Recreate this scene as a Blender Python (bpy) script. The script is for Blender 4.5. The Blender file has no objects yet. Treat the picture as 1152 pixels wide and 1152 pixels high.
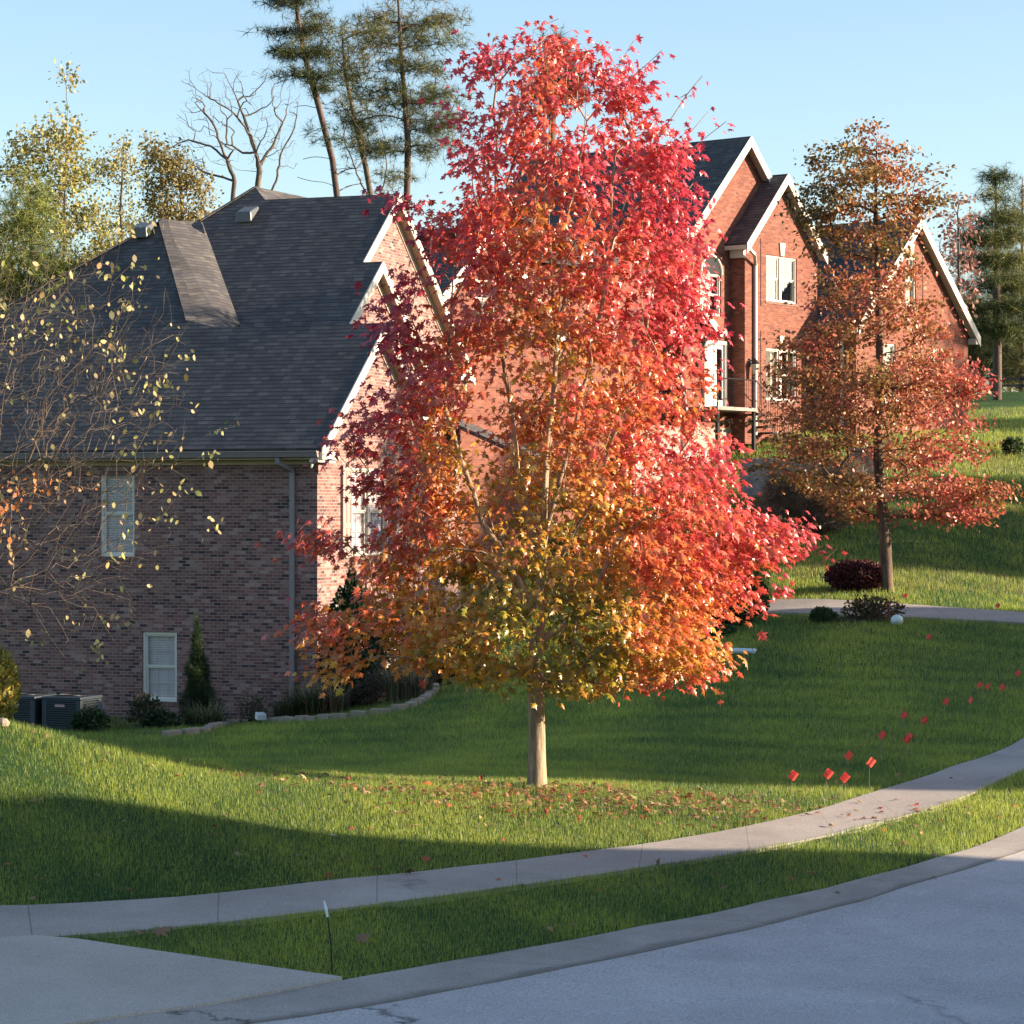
import bpy, bmesh, math, random
import numpy as np
from mathutils import Vector, Matrix
R = math.radians
random.seed(7)
rng = np.random.default_rng(11)
S = bpy.context.scene
COL = S.collection
F = 3000.0                      # focal length in photo pixels (1152 px wide frame), camera at the origin, level


def at(px, py, d):
    return np.array([(px - 576) / F * d, d, (576 - py) / F * d])


def atz(px, py, z):
    return at(px, py, z * F / (576 - py))


# ------------------------------------------------------------------ objects
def tag(o, label=None, cat=None, group=None, kind=None):
    if label: o['label'] = label
    if cat: o['category'] = cat
    if group: o['group'] = group
    if kind: o['kind'] = kind
    return o


def empty(name, loc=(0, 0, 0), rz=0, label=None, cat=None, group=None):
    o = bpy.data.objects.new(name, None)
    o.empty_display_size = .2
    COL.objects.link(o)
    o.location = loc
    o.rotation_euler = (0, 0, rz)
    return tag(o, label, cat, group)


def copy_tree(o, parent=None):
    c = o.copy()
    COL.objects.link(c)
    if parent: c.parent = parent
    for ch in list(o.children):
        copy_tree(ch, c)
    return c


def link(name, me, mats, parent=None):
    o = bpy.data.objects.new(name, me)
    for m in (mats if isinstance(mats, (list, tuple)) else [mats]):
        me.materials.append(m)
    COL.objects.link(o)
    if parent: o.parent = parent
    return o


def uv_box(me):
    """metre UVs: along the wall / up the wall, or along / up the slope"""
    uvl = me.uv_layers.new(name='UVMap')
    vs = me.vertices
    for p in me.polygons:
        n = p.normal
        t = Vector((-n.y, n.x, 0))
        if t.length < 1e-3:
            t = Vector((1, 0, 0)); s = Vector((0, 1, 0))
        else:
            t.normalize(); s = n.cross(t)
        for li in p.loop_indices:
            co = vs[me.loops[li].vertex_index].co
            uvl.data[li].uv = (co.dot(t), co.dot(s))


class MB:
    def __init__(self):
        self.v = []; self.f = []; self.mi = []; self.cur = 0

    def add(self, vs, fs):
        b = len(self.v)
        self.v += [tuple(map(float, p)) for p in vs]
        for f in fs:
            self.f.append([b + i for i in f]); self.mi.append(self.cur)
        return self

    def box(self, lo, hi):
        x0, y0, z0 = lo; x1, y1, z1 = hi
        return self.add([(x0, y0, z0), (x1, y0, z0), (x1, y1, z0), (x0, y1, z0), (x0, y0, z1), (x1, y0, z1), (x1, y1, z1), (x0, y1, z1)],
                        [(0, 3, 2, 1), (4, 5, 6, 7), (0, 1, 5, 4), (1, 2, 6, 5), (2, 3, 7, 6), (3, 0, 4, 7)])

    def hexa(self, bottom, top):
        n = len(bottom)
        return self.add(list(bottom) + list(top), [tuple(range(n))[::-1], tuple(range(n, 2 * n))] + [(i, (i + 1) % n, n + (i + 1) % n, n + i) for i in range(n)])

    def slab(self, poly, th):
        """polygon extruded against its normal by th"""
        P = [Vector(p) for p in poly]
        n = Vector((0, 0, 0))
        for i in range(len(P)):
            a, b = P[i], P[(i + 1) % len(P)]
            n += a.cross(b)
        n.normalize()
        return self.hexa([p - n * th for p in P], P)

    def poly(self, p):
        return self.add(p, [tuple(range(len(p)))])

    def bar(self, a, b, w, h, up=(0, 0, 1)):
        """rectangular bar from a to b, w across, h along up"""
        a, b = Vector(a), Vector(b)
        d = (b - a).normalized(); u = Vector(up)
        s = d.cross(u)
        if s.length < 1e-4: s = d.cross(Vector((0, 1, 0)))
        s.normalize(); u = s.cross(d)
        q = [(-w / 2, -h / 2), (w / 2, -h / 2), (w / 2, h / 2), (-w / 2, h / 2)]
        return self.hexa([a + s * x + u * y for x, y in q], [b + s * x + u * y for x, y in q])

    def tube(self, pts, rad, n=6, cap=True):
        pts = [Vector(p) for p in pts]
        if not isinstance(rad, (list, tuple)): rad = [rad] * len(pts)
        rings = []
        ref = Vector((.31, .93, .2)).normalized()
        for i, p in enumerate(pts):
            d = (pts[min(i + 1, len(pts) - 1)] - pts[max(i - 1, 0)])
            if d.length < 1e-6: d = Vector((0, 0, 1))
            d.normalize()
            s = d.cross(ref)
            if s.length < 1e-3: s = d.cross(Vector((1, 0, 0)))
            s.normalize(); u = s.cross(d)
            rings.append([p + (s * math.cos(2 * math.pi * k / n) + u * math.sin(2 * math.pi * k / n)) * rad[i] for k in range(n)])
        vs = [v for r in rings for v in r]
        fs = [(i * n + k, i * n + (k + 1) % n, (i + 1) * n + (k + 1) % n, (i + 1) * n + k) for i in range(len(pts) - 1) for k in range(n)]
        if cap:
            fs.append(tuple(range(n))[::-1]); fs.append(tuple(range((len(pts) - 1) * n, len(pts) * n)))
        return self.add(vs, fs)

    def lathe(self, prof, c=(0, 0, 0), n=16):
        vs = [(c[0] + r * math.cos(2 * math.pi * k / n), c[1] + r * math.sin(2 * math.pi * k / n), c[2] + z) for r, z in prof for k in range(n)]
        fs = [(i * n + k, i * n + (k + 1) % n, (i + 1) * n + (k + 1) % n, (i + 1) * n + k) for i in range(len(prof) - 1) for k in range(n)]
        fs.append(tuple(range(n))[::-1]); fs.append(tuple(range((len(prof) - 1) * n, len(prof) * n)))
        return self.add(vs, fs)

    def build(self, name, mats, parent=None, uv=True, smooth=False, bevel=0):
        me = bpy.data.meshes.new(name)
        me.from_pydata(self.v, [], self.f)
        if any(self.mi):
            me.polygons.foreach_set('material_index', self.mi)
        me.update()
        if uv: uv_box(me)
        if smooth: me.polygons.foreach_set('use_smooth', [True] * len(me.polygons))
        o = link(name, me, mats, parent)
        if bevel:
            m = o.modifiers.new('bevel', 'BEVEL'); m.width = bevel; m.segments = 2; m.limit_method = 'ANGLE'
        return o


def soup(name, verts, tris, mat, parent=None, col=None, smooth=False):
    """large triangle mesh straight from numpy arrays"""
    me = bpy.data.meshes.new(name)
    nv, nt = len(verts), len(tris)
    me.vertices.add(nv); me.vertices.foreach_set('co', np.ascontiguousarray(verts, dtype=np.float32).ravel())
    me.loops.add(nt * 3); me.loops.foreach_set('vertex_index', np.ascontiguousarray(tris, dtype=np.int32).ravel())
    me.polygons.add(nt)
    me.polygons.foreach_set('loop_start', np.arange(nt, dtype=np.int32) * 3)
    try: me.polygons.foreach_set('loop_total', np.full(nt, 3, dtype=np.int32))
    except Exception: pass
    if smooth: me.polygons.foreach_set('use_smooth', np.ones(nt, dtype=bool))
    if col is not None:
        a = me.color_attributes.new('Col', 'FLOAT_COLOR', 'POINT')
        c4 = np.ones((nv, 4), dtype=np.float32); c4[:, :3] = col
        a.data.foreach_set('color', c4.ravel())
    me.update(calc_edges=True)
    me.validate()
    return link(name, me, mat, parent)


# ------------------------------------------------------------------ materials
def lin(h):
    h = h.lstrip('#')
    o = []
    for i in (0, 2, 4):
        c = int(h[i:i + 2], 16) / 255
        o.append(c / 12.92 if c <= .04045 else ((c + .055) / 1.055) ** 2.4)
    return tuple(o) + (1,)


class NT:
    def __init__(self, name):
        self.m = bpy.data.materials.new(name); self.m.use_nodes = True
        self.t = self.m.node_tree; self.n = self.t.nodes; self.l = self.t.links
        self.b = self.n['Principled BSDF']

    def new(self, typ, **kw):
        n = self.n.new(typ)
        for k, v in kw.items():
            if hasattr(n, k): setattr(n, k, v)
            else: n.inputs[k].default_value = v
        return n

    def c(self, a, ao, b, bi):
        self.l.new(a.outputs[ao], b.inputs[bi])

    def ramp(self, stops, interp='LINEAR'):
        r = self.n.new('ShaderNodeValToRGB'); r.color_ramp.interpolation = interp
        e = r.color_ramp.elements
        while len(e) < len(stops): e.new(.5)
        for i, (p, c) in enumerate(stops):
            e[i].position = p; e[i].color = c if len(c) == 4 else tuple(c) + (1,)
        return r

    def noise(self, scale, detail=4, rough=.6, coord='Object', dist=0):
        tc = self.n.get('TC') or self.n.new('ShaderNodeTexCoord'); tc.name = 'TC'
        x = self.n.new('ShaderNodeTexNoise'); x.inputs['Scale'].default_value = scale; x.inputs['Detail'].default_value = detail
        x.inputs['Roughness'].default_value = rough; x.inputs['Distortion'].default_value = dist
        self.l.new(tc.outputs[coord], x.inputs['Vector'])
        return x

    def mix(self, fac, a, b, typ='MIX'):
        m = self.n.new('ShaderNodeMix'); m.data_type = 'RGBA'; m.blend_type = typ
        for sock, v in ((0, fac), (6, a), (7, b)):
            if isinstance(v, tuple) and len(v) == 2 and not isinstance(v[0], (int, float)):
                self.l.new(v[0].outputs[v[1]], m.inputs[sock])
            else: m.inputs[sock].default_value = v
        return m

    def bump(self, node, out, strength, dist):
        b = self.n.new('ShaderNodeBump'); b.inputs['Strength'].default_value = strength; b.inputs['Distance'].default_value = dist
        self.l.new(node.outputs[out], b.inputs['Height']); self.l.new(b.outputs[0], self.b.inputs['Normal'])
        return b


def simple(name, col, rough=.6, var=.12, scale=3, metal=0, bump=0, detail=4):
    t = NT(name); c = lin(col) if isinstance(col, str) else col
    n = t.noise(scale, detail)
    lo = tuple(x * (1 - var) for x in c[:3]) + (1,); hi = tuple(min(1, x * (1 + var)) for x in c[:3]) + (1,)
    r = t.ramp([(.3, lo), (.7, hi)]); t.c(n, 0, r, 0); t.c(r, 0, t.b, 'Base Color')
    t.b.inputs['Roughness'].default_value = rough; t.b.inputs['Metallic'].default_value = metal
    if bump: t.bump(n, 0, bump, .02)
    return t.m


def brick(name, stops, mortar, w, h, msize, blotch=(.8, 1.15), bumpd=.004):
    t = NT(name)
    tc = t.new('ShaderNodeTexCoord')
    b = t.new('ShaderNodeTexBrick', offset=.5)
    t.c(tc, 'UV', b, 'Vector')
    for k, v in (('Scale', 1), ('Mortar Size', msize), ('Mortar Smooth', .15), ('Bias', 0), ('Brick Width', w), ('Row Height', h)):
        b.inputs[k].default_value = v
    b.inputs['Color1'].default_value = (0, 0, 0, 1); b.inputs['Color2'].default_value = (1, 1, 1, 1); b.inputs['Mortar'].default_value = (.5, .5, .5, 1)
    r = t.ramp(stops); t.c(b, 'Color', r, 0)
    n = t.noise(.55, 5, .65); n2 = t.noise(14, 3)
    br = t.ramp([(.3, (blotch[0],) * 3), (.7, (blotch[1],) * 3)]); t.c(n, 0, br, 0)
    m1 = t.mix(1.0, (r, 0), (br, 0), 'MULTIPLY')
    br2 = t.ramp([(.3, (.82,) * 3), (.7, (1.15,) * 3)]); t.c(n2, 0, br2, 0)
    m2 = t.mix(1.0, (m1, 2), (br2, 0), 'MULTIPLY')
    m3 = t.mix((b, 'Fac'), (m2, 2), lin(mortar))
    t.c(m3, 2, t.b, 'Base Color'); t.b.inputs['Roughness'].default_value = .85
    inv = t.new('ShaderNodeMath', operation='SUBTRACT'); inv.inputs[0].default_value = 1; t.c(b, 'Fac', inv, 1)
    t.bump(inv, 0, .6, bumpd)
    return t.m


def shingle(name, stops, rowh=.143):
    t = NT(name)
    tc = t.new('ShaderNodeTexCoord')
    b = t.new('ShaderNodeTexBrick', offset=.37, offset_frequency=2, squash=.7, squash_frequency=3)
    t.c(tc, 'UV', b, 'Vector')
    for k, v in (('Scale', 1), ('Mortar Size', .002), ('Mortar Smooth', .5), ('Bias', 0), ('Brick Width', .24), ('Row Height', rowh)):
        b.inputs[k].default_value = v
    b.inputs['Color1'].default_value = (0, 0, 0, 1); b.inputs['Color2'].default_value = (1, 1, 1, 1); b.inputs['Mortar'].default_value = (.3, .3, .3, 1)
    r = t.ramp(stops); t.c(b, 'Color', r, 0)
    n = t.noise(1.3, 6, .7); n2 = t.noise(45, 3)
    br = t.ramp([(.3, (.75,) * 3), (.7, (1.22,) * 3)]); t.c(n, 0, br, 0)
    m = t.mix(1.0, (r, 0), (br, 0), 'MULTIPLY')
    br2 = t.ramp([(.3, (.75,) * 3), (.7, (1.25,) * 3)]); t.c(n2, 0, br2, 0)
    m2 = t.mix(1.0, (m, 2), (br2, 0), 'MULTIPLY')
    # the lower edge of every course, a little ragged
    sp = t.new('ShaderNodeSeparateXYZ'); t.c(tc, 'UV', sp, 0)
    nw = t.noise(3.5, 3); ad = t.new('ShaderNodeMath', operation='MULTIPLY_ADD'); t.c(nw, 0, ad, 0); ad.inputs[1].default_value = .035; t.c(sp, 1, ad, 2)
    dv = t.new('ShaderNodeMath', operation='DIVIDE'); t.c(ad, 0, dv, 0); dv.inputs[1].default_value = rowh
    fr = t.new('ShaderNodeMath', operation='FRACT'); t.c(dv, 0, fr, 0)
    ln = t.ramp([(0, (.28,) * 3), (.10, (.35,) * 3), (.22, (1, 1, 1)), (.85, (1.0,) * 3), (1, (1.15,) * 3)]); t.c(fr, 0, ln, 0)
    m3 = t.mix(1.0, (m2, 2), (ln, 0), 'MULTIPLY')
    t.c(m3, 2, t.b, 'Base Color'); t.b.inputs['Roughness'].default_value = .9
    t.bump(ln, 0, .7, .012)
    return t.m


def leafmat(name, rough=.42, trans=.35, spec=.5):
    t = NT(name)
    a = t.new('ShaderNodeVertexColor', layer_name='Col')
    t.c(a, 0, t.b, 'Base Color')
    t.b.inputs['Roughness'].default_value = rough
    t.b.inputs['Specular IOR Level'].default_value = spec
    tr = t.new('ShaderNodeBsdfTranslucent'); t.c(a, 0, tr, 'Color')
    mx = t.new('ShaderNodeMixShader'); mx.inputs[0].default_value = trans
    t.l.new(t.b.outputs[0], mx.inputs[1]); t.l.new(tr.outputs[0], mx.inputs[2])
    out = t.n['Material Output']; t.l.new(mx.outputs[0], out.inputs['Surface'])
    return t.m


def barkmat(name, c1, c2, scale=9):
    t = NT(name)
    tc = t.new('ShaderNodeTexCoord'); mp = t.new('ShaderNodeMapping'); mp.inputs['Scale'].default_value = (1, 1, .18)
    t.c(tc, 'Object', mp, 0)
    n = t.new('ShaderNodeTexNoise'); n.inputs['Scale'].default_value = scale; n.inputs['Detail'].default_value = 6; n.inputs['Roughness'].default_value = .7
    t.c(mp, 0, n, 'Vector')
    r = t.ramp([(.35, lin(c1)), (.65, lin(c2))]); t.c(n, 0, r, 0); t.c(r, 0, t.b, 'Base Color')
    t.b.inputs['Roughness'].default_value = .9
    t.bump(n, 0, .8, .03)
    return t.m


def glassmat(name, tint=(.97, .955, .97, 1), refl=.12, rough=.03):
    t = NT(name)
    tr = t.new('ShaderNodeBsdfTransparent'); tr.inputs[0].default_value = tint
    g = t.new('ShaderNodeBsdfGlossy'); g.inputs['Roughness'].default_value = rough
    n = t.noise(2.2, 2); bp = t.new('ShaderNodeBump'); bp.inputs['Strength'].default_value = .06; bp.inputs['Distance'].default_value = .05
    t.c(n, 0, bp, 'Height'); t.c(bp, 0, g, 'Normal')
    fr = t.new('ShaderNodeLayerWeight'); fr.inputs[0].default_value = refl
    mp = t.new('ShaderNodeMath', operation='ADD'); mp.inputs[1].default_value = refl; mp.use_clamp = True
    t.c(fr, 'Fresnel', mp, 0)
    mx = t.new('ShaderNodeMixShader'); t.c(mp, 0, mx, 0)
    t.l.new(tr.outputs[0], mx.inputs[1]); t.l.new(g.outputs[0], mx.inputs[2])
    t.l.new(mx.outputs[0], t.n['Material Output'].inputs['Surface'])
    return t.m


M = {}
M['brick_mixed'] = brick('mixed_brick', [(0, lin('#3a2a2d')), (.08, lin('#52383a')), (.2, lin('#6e4745')), (.45, lin('#7c534d')), (.75, lin('#895f57')), (.9, lin('#94716a')), (1, lin('#a0827a'))], '#8f8079', .186, .0688, .0075, (.75, 1.2))
M['brick_red'] = brick('red_brick', [(0, lin('#5d2e23')), (.3, lin('#70392a')), (.7, lin('#7c4231')), (1, lin('#88513f'))], '#77594c', .2, .0688, .006, (.9, 1.08))
M['roof'] = shingle('charcoal_shingles', [(0, lin('#424043')), (.5, lin('#4b494b')), (.8, lin('#545150')), (1, lin('#5f5a56'))])
M['trim'] = simple('white_trim_paint', '#bdb7ab', .5, .04, 2)
M['cream'] = simple('cream_trim_paint', '#b9ad9c', .55, .05, 2)
M['soffit'] = simple('tan_soffit', '#b29a7e', .6, .06, 5)
M['gutter'] = simple('grey_gutter_metal', '#867b7c', .45, .06, 4)
M['frame'] = simple('window_frame_paint', '#ddd7cb', .5, .04, 4)
M['glass'] = glassmat('window_glass', refl=.07)
M['glass_red'] = glassmat('bright_window_glass', refl=.35)
M['curtain'] = simple('curtain_cloth', '#c9bf9f', .8, .15, 6)
M['dark_in'] = simple('dark_interior', '#26262a', .9, .2, 2)
M['shutter'] = simple('taupe_shutter_paint', '#8d817c', .6, .05, 3)
M['stone'] = simple('grey_stone_cladding', '#8c8680', .9, .35, 5, bump=.8, detail=8)
M['pale_stone'] = simple('pale_edging_stone', '#8f8171', .9, .25, 8, bump=.6, detail=8)
M['iron'] = simple('black_iron', '#16171a', .45, .1, 5)
M['ac'] = simple('dark_green_metal', '#2b373f', .5, .08, 6)
M['ac_dark'] = simple('dark_coil', '#101316', .8, .2, 20)
M['mulch'] = simple('dark_mulch', '#3b2c22', .95, .45, 25, bump=1, detail=8)
M['plastic_white'] = simple('white_plastic', '#d5dad8', .4, .04, 5)
M['vent'] = simple('grey_vent_metal', '#55595e', .4, .06, 6)
M['door'] = simple('white_door_paint', '#e9e6df', .45, .03, 3)
M['bark_maple'] = barkmat('maple_bark', '#6b5a4a', '#b09a80', 10)
M['bark_oak'] = barkmat('oak_bark', '#30271f', '#6e5b4b', 9)
M['bark_pine'] = barkmat('pine_bark', '#3a2d27', '#67544a', 6)
M['bark_grey'] = barkmat('grey_bark', '#453b35', '#74685d', 7)
M['bark_pale'] = barkmat('pale_twig_bark', '#40362f', '#7a6a5c', 14)
M['leaf'] = leafmat('maple_leaf', .33, .34, .85)
M['leaf_oak'] = leafmat('oak_leaf', .42, .28, .5)
M['leaf_dull'] = leafmat('dull_leaf', .55, .25, .3)
M['needle'] = leafmat('needle', .6, .2, .25)
M['grass'] = leafmat('grass_blade', .42, .55, .4)
M['flag'] = None


def flagmat():
    t = NT('red_flag_vinyl'); n = t.noise(8, 3)
    r = t.ramp([(.3, (.95, .13, .10, 1)), (.7, (1, .18, .12, 1))]); t.c(n, 0, r, 0); t.c(r, 0, t.b, 'Base Color'); t.b.inputs['Roughness'].default_value = .4
    tr = t.new('ShaderNodeBsdfTranslucent'); t.c(r, 0, tr, 0)
    mx = t.new('ShaderNodeMixShader'); mx.inputs[0].default_value = .4
    t.l.new(t.b.outputs[0], mx.inputs[1]); t.l.new(tr.outputs[0], mx.inputs[2]); t.l.new(mx.outputs[0], t.n['Material Output'].inputs['Surface'])
    return t.m


M['flag'] = flagmat()


def lawnmat():
    t = NT('lawn_soil_and_turf')
    a = t.noise(.35, 5, .6); b = t.noise(9, 6, .75); c = t.noise(70, 3, .7)
    ra = t.ramp([(.3, lin('#2c4624')), (.55, lin('#38552a')), (.75, lin('#4d6533'))]); t.c(a, 0, ra, 0)
    rb = t.ramp([(.25, (.6,) * 3), (.75, (1.3,) * 3)]); t.c(b, 0, rb, 0)
    rc = t.ramp([(.25, (.55,) * 3), (.75, (1.4,) * 3)]); t.c(c, 0, rc, 0)
    m = t.mix(1., (ra, 0), (rb, 0), 'MULTIPLY'); m2 = t.mix(1., (m, 2), (rc, 0), 'MULTIPLY')
    t.c(m2, 2, t.b, 'Base Color'); t.b.inputs['Roughness'].default_value = .9; t.b.inputs['Specular IOR Level'].default_value = .15
    t.bump(c, 0, 1, .04)
    return t.m


def concrete(name, c1, c2, joint=0, crack=.4, speck=90, dirt=0):
    t = NT(name)
    a = t.noise(.8, 6, .65); b = t.noise(speck, 3, .7)
    ra = t.ramp([(.3, lin(c1)), (.7, lin(c2))]); t.c(a, 0, ra, 0)
    rb = t.ramp([(.3, (.62,) * 3), (.7, (1.35,) * 3)]); t.c(b, 0, rb, 0)
    m0 = t.mix(1., (ra, 0), (rb, 0), 'MULTIPLY')
    st = t.noise(.22, 7, .72, dist=.6); rs_ = t.ramp([(.3, (.78,) * 3), (.5, (1,) * 3), (.72, (1.14,) * 3)]); t.c(st, 0, rs_, 0)
    m = t.mix(1., (m0, 2), (rs_, 0), 'MULTIPLY')
    last = m
    if crack:
        v = t.new('ShaderNodeTexVoronoi', feature='DISTANCE_TO_EDGE'); v.inputs['Scale'].default_value = crack
        tc = t.n['TC']; nd = t.noise(1.3, 5, .6)
        mp = t.mix(.55, (tc, 'Object'), (nd, 1)); t.c(mp, 2, v, 'Vector')
        rv = t.ramp([(.0, (1, 1, 1)), (.006, (0, 0, 0))]); t.c(v, 0, rv, 0)
        gate = t.noise(.5, 2); rg = t.ramp([(.48, (0, 0, 0)), (.6, (.8, .8, .8))]); t.c(gate, 0, rg, 0)
        mk = t.mix(1., (rv, 0), (rg, 0), 'MULTIPLY')
        last = t.mix((mk, 2), (last, 2), (.03, .028, .026, 1))
    if dirt:
        tcd = t.new('ShaderNodeTexCoord'); sd = t.new('ShaderNodeSeparateXYZ'); t.c(tcd, 'UV', sd, 0)
        nd2 = t.noise(1.6, 6, .7); ma = t.new('ShaderNodeMath', operation='MULTIPLY_ADD'); t.c(nd2, 0, ma, 0); ma.inputs[1].default_value = 2.6; t.c(sd, 1, ma, 2)
        dvv = t.new('ShaderNodeMath', operation='DIVIDE'); t.c(ma, 0, dvv, 0); dvv.inputs[1].default_value = dirt + 2.6
        rd = t.ramp([(.12, (.35,) * 3), (.2, (0, 0, 0)), (.70, (0, 0, 0)), (.80, (.6,) * 3), (1, (.7,) * 3)]); t.c(dvv, 0, rd, 0)
        last = t.mix((rd, 0), (last, 2), (.075, .066, .056, 1))
    if joint:
        tc2 = t.new('ShaderNodeTexCoord'); sp = t.new('ShaderNodeSeparateXYZ'); t.c(tc2, 'UV', sp, 0)
        md = t.new('ShaderNodeMath', operation='PINGPONG'); md.inputs[1].default_value = joint / 2; t.c(sp, 0, md, 0)
        lt = t.new('ShaderNodeMath', operation='LESS_THAN'); lt.inputs[1].default_value = .006; t.c(md, 0, lt, 0)
        hf = t.new('ShaderNodeMath', operation='MULTIPLY'); hf.inputs[1].default_value = .55; t.c(lt, 0, hf, 0)
        last = t.mix((hf, 0), (last, 2), (.07, .065, .06, 1))
    t.c(last, 2, t.b, 'Base Color'); t.b.inputs['Roughness'].default_value = .85
    t.bump(b, 0, .35, .01)
    return t.m


M['lawn'] = lawnmat()
M['walk'] = concrete('sidewalk_concrete', '#938b83', '#a8a098', 1.5, .3)
M['drive'] = concrete('driveway_concrete', '#a49c92', '#b3aba1', 0, 0)
M['gutterpan'] = concrete('gutter_concrete', '#8b847c', '#ada69e', 2.4, .5, 90, 4)
M['road'] = concrete('aged_road_surface', '#a3a09f', '#bab7b5', 0, .3, 55)

# ------------------------------------------------------------------ terrain
CP = []   # control points x, y, z


def cp(*pts):
    for px, py, d in pts:
        CP.append(at(px, py, d))


def cz(*pts):
    for px, py, z in pts:
        CP.append(atz(px, py, z))


WALK_TOP = [atz(*p) for p in ((0, 1026, -3.03), (125, 1020, -3.03), (210, 1012, -3.03), (300, 1005, -3.03), (450, 985, -3.03), (576, 971, -3.03), (726, 952, -3.02), (826, 937, -3.0), (926, 913, -2.98), (1001, 886, -2.97), (1076, 861, -2.95), (1152, 829, -2.92))]
WALK_BOT = [atz(*p) for p in ((90, 1060, -3.07), (150, 1048, -3.07), (300, 1034, -3.07), (450, 1015, -3.06), (576, 999, -3.05), (726, 975, -3.04), (876, 955, -3.02), (976, 929, -3.0), (1076, 904, -2.98), (1116, 881, -2.97), (1152, 866, -2.95))]
CURB = [atz(*p) for p in ((130, 1152, -3.19), (385, 1102, -3.15), (500, 1083, -3.15), (576, 1070, -3.15), (726, 1042, -3.13), (876, 1012, -3.1), (976, 987, -3.08), (1051, 967, -3.06), (1152, 932, -3.04))]
PAN = [atz(*p) for p in ((345, 1152, -3.24), (460, 1126, -3.23), (576, 1102, -3.22), (716, 1077, -3.2), (856, 1045, -3.18), (976, 1017, -3.16), (1076, 982, -3.13), (1152, 964, -3.12))]


def extend(L, a, b, n=1):
    L = [np.array(p) for p in L]
    if a is not None: L.insert(0, L[0] + np.array(a, float))
    if b is not None: L.append(L[-1] + np.array(b, float))
    return L


WALK_TOP = extend(WALK_TOP, (-9, -1.2, 0), (3.2, 7.5, .1)); WALK_TOP = extend(WALK_TOP, None, (8, 22, .4))
WALK_BOT = extend(WALK_BOT, (-9, -.9, 0), (3.2, 7.5, .1)); WALK_BOT = extend(WALK_BOT, None, (8, 22, .4))
CURB = extend(CURB, (-6, -3.3, -.05), (3.4, 7.2, .1)); CURB = extend(CURB, None, (9, 22, .4))
PAN = extend(PAN, (-6, -3.3, -.05), (3.4, 7.2, .1)); PAN = extend(PAN, None, (9, 22, .4))


def resample(L, step):
    L = np.array(L); seg = np.linalg.norm(np.diff(L, axis=0), axis=1); s = np.r_[0, np.cumsum(seg)]
    n = max(2, int(s[-1] / step)); q = np.linspace(0, s[-1], n)
    # smooth (Catmull style through cubic smoothing of linear resample)
    out = np.stack([np.interp(q, s, L[:, k]) for k in range(3)], 1)
    for _ in range(10):
        out[1:-1] = .25 * out[:-2] + .5 * out[1:-1] + .25 * out[2:]
    return out


for L in (WALK_TOP, WALK_BOT, CURB, PAN):
    for p in L: CP.append(p)
# near mound on the left and the lit crest
cz((0, 868, -2.36), (0, 812, -2.0), (60, 827, -2.14), (110, 841, -2.26), (180, 858, -2.44), (250, 870, -2.57), (400, 882, -2.73), (604, 885, -2.80), (780, 889, -2.9), (330, 935, -2.85), (150, 940, -2.72), (604, 930, -2.93), (1000, 870, -3.0), (893, 872, -3.05))
CP += [np.array(p, float) for p in ((-6.5, 25.6, -1.75), (-9, 26, -1.4), (-13, 26, -1.2), (-5.2, 28.5, -2.5), (-4.2, 29.5, -2.8), (-3.0, 29, -2.85), (-5.6, 33, -3.25), (-3.2, 31, -2.95), (-9, 31, -2.5), (-13, 32, -2.2), (-1.5, 31, -3.05), (.5, 31, -3.05), (-6.5, 40, -3.95), (-13, 42, -3.9), (-2, 38, -3.6), (-20, 26, -1.2), (-20, 45, -3.8),
                                              (-4, 22.3, -2.72), (-8, 22.3, -2.5), (-2, 22.6, -2.86), (-13, 22.4, -2.4))]
cp((300, 845, 45), (200, 822, 52), (60, 822, 53), (400, 803, 52), (490, 775, 54), (600, 762, 54), (700, 830, 37), (800, 785, 44), (830, 733, 50), (860, 692, 55.5), (1000, 692, 56), (1152, 697, 55),
   (1000, 765, 45), (1140, 760, 44), (1080, 840, 34.5), (998, 665, 60), (900, 640, 64), (900, 600, 70), (1100, 600, 70), (1100, 650, 63), (1130, 520, 84), (1152, 470, 104), (1130, 440, 124), (1000, 545, 77), (850, 560, 76), (740, 572, 80), (640, 640, 74), (600, 690, 66), (550, 730, 60))
CP += [np.array(p, float) for p in ((-4, 56, -4.5), (-11, 54, -4.6), (-10, 62, -4.2), (0, 64, -2.9), (-8, 80, -2.2), (-25, 60, -3.5), (-25, 90, -1), (0, 95, 1.5), (8.5, 88, 2.65), (16, 92, 2.7), (-20, 130, 2), (10, 130, 4.5), (30, 125, 5.6), (25, 100, 3.8), (25, 80, 1.6), (25, 60, -1.6), (25, 45, -2.5),
                                    (40, 60, -1.5), (40, 35, -2.6), (30, 20, -3), (0, 13, -3.32), (5, 14, -3.32), (-6, 11, -3.3), (10, 22, -3.2), (14, 30, -3.1), (0, 8, -2.7), (0, 0, -1.65), (-10, 0, -1.7), (12, 5, -2.4), (-20, 12, -3), (0, -20, -1), (40, -10, -2), (-40, 0, -2), (-50, 60, -3), (60, 90, 2), (60, 160, 6), (-60, 160, 3), (0, 180, 6), (30, 200, 7), (0, 260, 7), (100, 220, 7), (-100, 220, 4))]
CP = np.array(CP)


def fit_tps(c, lam):
    n = len(c); xy = c[:, :2]
    r2 = ((xy[:, None] - xy[None]) ** 2).sum(-1)
    # biharmonic r kernel: gentle between points
    K = np.sqrt(r2) + 0.0
    Pm = np.c_[np.ones(n), xy]
    A = np.zeros((n + 3, n + 3)); A[:n, :n] = -K + lam * np.eye(n); A[:n, n:] = Pm; A[n:, :n] = Pm.T
    return np.linalg.solve(A, np.r_[c[:, 2], 0, 0, 0])


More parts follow.
